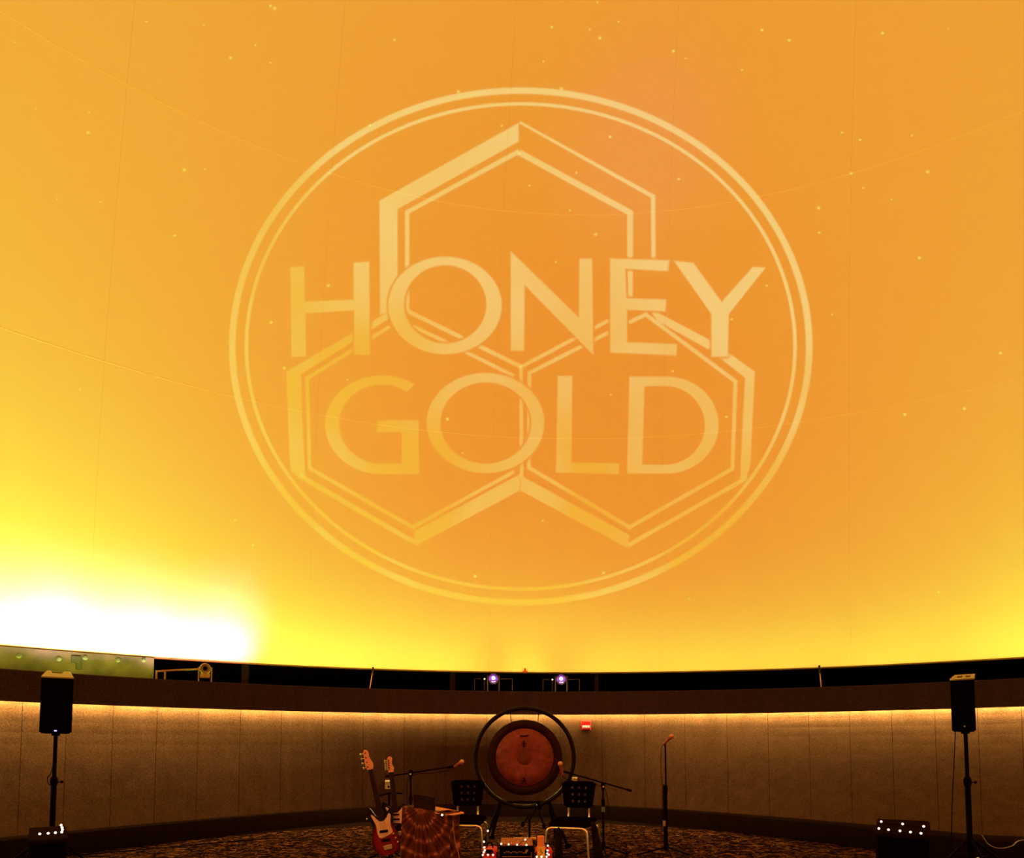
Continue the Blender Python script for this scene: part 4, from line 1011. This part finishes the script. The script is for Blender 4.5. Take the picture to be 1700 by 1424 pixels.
bm = B(); ball(bm, (0, 0, 0), .010, 10); link('bulb', bm, WARMB, t, True)
bm = B(); box(bm, (0, .02, -.012), (.014, .04, .012), .003); link('clip', bm, BLACK, t)
cable('table_cable', [at(752, 1362, 6.2), at(753, 1380, 6.1), at(757, 1402, 6.0), at(762, 1422, 5.9), (at(764, 1424, 5.85).x, 5.85, .005)], .0025, 'thin tan cable hanging down right of the patterned cloth', TANP)

# ------------------------------------------------------------------ equipment at the bottom centre
Ym = 6.35; km = Ym/FP
a = at(858, 1405, Ym); mw = 56*km
t = thing('mixing_desk', 'small black mixer with orange light painted on its top edge at the bottom centre', 'mixer', (a.x, a.y, 0)); hz = a.z
bm = B(); P = [(0, 0), (.30, 0), (.30, hz+.035), (.02, hz), (0, hz-.02)]
lo = [bm.verts.new((-mw/2, y, z_)) for y, z_ in P]; hi = [bm.verts.new((mw/2, y, z_)) for y, z_ in P]
bm.faces.new(lo); bm.faces.new(hi[::-1])
for i in range(5): bm.faces.new((lo[i], lo[(i+1) % 5], hi[(i+1) % 5], hi[i]))
bmesh.ops.bevel(bm, geom=bm.edges[:], offset=.004, segments=1, affect='EDGES'); link('chassis', bm, BLACK, t)
bm = B(); box(bm, (0, .16, hz+.022), (mw*.95, .26, .008), .002, Matrix.Rotation(.125, 3, 'X')); link('top_panel', bm, mat('mixer_top_lit', (.42, .16, .08), .5, .3, noise=.5, nscale=60), t)  # light on the black mixer's top, painted in as orange
KN = mat('mixer_knob', (.5, .34, .2), .4, .3, noise=.3)
for r_ in range(3):
    for c_ in range(14):
        x_ = -mw*.42+mw*.84*c_/13; y_ = .06+r_*.09; z_ = hz+.014+y_*.125*.9
        bm = B(); lathe(bm, [(.006, 0), (.005, .013)], 8, Matrix.Translation((x_, y_, z_))); link('knob', bm, KN, t)
for c_ in range(11):
    x_ = -mw*.36+mw*.62*c_/10; bm = B(); lathe(bm, [(.007, 0), (.007, .004), (.004, .006)], 8, Matrix.Translation((x_, -.001, hz-.055+(.004 if c_ % 3 else -.004))) @ Matrix.Rotation(pi/2, 4, 'X')); link('jack', bm, TANP, t)
bm = B(); box(bm, (-.0, -.003, hz-.095), (mw*.86, .006, .004)); box(bm, (mw*.43, -.003, hz-.08), (.004, .006, .05)); link('front_line', bm, WOOD, t)
for dx in (.26, .30):
    bm = B(); box(bm, (mw*dx, -.003, hz-.045), (.004, .006, .04), 0, Matrix.Rotation(.4, 3, 'Y')); link('front_mark', bm, CREAM, t)
# red cases
def red_case(px0, px1, pyt, Y, label):
    a = at((px0+px1)/2, pyt, Y); w_ = (px1-px0)*Y/FP
    t = thing('red_case', label, 'case', (a.x, a.y+.12, 0)); h = a.z
    bm = B(); box(bm, (0, 0, h/2), (w_*1.15, .26, h), .012, None, (.82, .9)); link('shell', bm, REDP, t)
    bm = B(); box(bm, (0, -.11, h*.93), (w_*.45, .06, .03), .004); link('latch', bm, BLACK, t)
    bm = B(); tube(bm, smooth_path([(-w_*.22, -.02, h-.003), (-w_*.12, -.02, h+.045), (w_*.12, -.02, h+.045), (w_*.22, -.02, h-.003)], 5), .006, 8); link('handle', bm, BLACK, t)
    for s in (-1, 1):
        bm = B(); box(bm, (s*w_*.5, -.12, h*.5), (.012, .014, h*.8), .003); link('corner_guard', bm, BLACK, t)
    return t
red_case(800, 825, 1410, 6.15, 'bright red case left of the mixer wound with tiny bulbs')
red_case(889, 918, 1411, 6.15, 'bright red case right of the mixer with tiny bulbs')
def fairy(spots, label, zs=None):
    P = [at(x, y, Y) for x, y, Y in spots]; t = thing('string_lights', label, 'string lights', P[0])
    for p in P:
        bm = B(); ball(bm, p-P[0], .0085, 8); link('bulb', bm, WARMB, t, True)
    bm = B(); tube(bm, smooth_path([p-P[0]+Vector((0, .01, -.004)) for p in P], 4), .0022, 6); link('wire', bm, BLACKM, t)
fairy([(810, 1379, 6.2), (803.5, 1397, 6.1), (804, 1406.5, 6.05), (804.8, 1411, 6.02), (803, 1414.5, 6.0), (801.5, 1419, 5.98), (810, 1418.8, 5.98), (818.5, 1419, 5.98)], 'string of bulbs climbing from the left red case')
fairy([(832, 1400.5, 6.36), (844.5, 1401.3, 6.36), (858.5, 1402, 6.36), (872, 1393.6, 6.45), (874, 1402.3, 6.36)], 'string of bulbs along the mixer top')
fairy([(909.5, 1403.6, 6.2), (909, 1411.5, 6.0), (908.5, 1416.4, 5.98), (911, 1418.6, 5.98), (907.5, 1422, 5.96), (899, 1422, 5.9), (891, 1422, 5.9)], 'string of bulbs over the right red case')
# standing box, two colours
a = at(898, 1388, 6.0); w_ = 11.5*6.0/FP
t = thing('standing_box', 'tall slim box, orange above and yellow below, right of the mixer', 'box', (a.x, a.y, 0)); zm = at(1, 1405, 6.0).z
bm = B(); box(bm, (0, .03, (a.z+zm)/2), (w_*.95, .055, a.z-zm), .003); link('upper_box', bm, ORAC, t)
bm = B(); box(bm, (0.001, .03, zm/2), (w_*1.05, .06, zm), .003); lb_ = link('lower_box', bm, YELC, t)
bm = B()
for (x0, z0, x1, z1) in ((-.016, zm-.03, .016, zm-.06), (-.012, zm-.085, .014, zm-.05), (0, zm-.02, .004, zm-.05)):
    L_ = sqrt((x1-x0)**2+(z1-z0)**2); box(bm, ((x0+x1)/2, -.001, (z0+z1)/2), (L_, .002, .003), 0, Matrix.Rotation(-atan2(z1-z0, x1-x0), 3, 'Y'))
link('scribble', bm, BLACK, lb_)
# wooden beater on the floor
a = at(852, 1389.8, 8.5); b = at(890, 1390.4, 8.5); a.z = b.z = .02
t = thing('wooden_beater', 'pale wooden beater lying on the carpet below the gong', 'stick', a)
bm = B(); tube(bm, [(0, 0, 0), ((b-a)*.72)], .016, 10); link('handle', bm, WOOD, t, True)
bm = B(); tube(bm, [((b-a)*.70), ((b-a)*.74), (b-a)*.97, (b-a)], [.014, .020, .020, .012], 10); link('head', bm, WOOD, t, True)
# carpet cable at left
cable('carpet_cable', [Vector((x, y, .004)) for x, y in ((-5.0, 7.05), (-4.0, 7.9), (-3.2, 8.6), (-2.6, 8.55), (-2.1, 7.9), (-1.8, 7.3), (-1.5, 7.0))], .006, 'black cable curving across the carpet left of the guitars')
print('objects', len(bpy.data.objects))
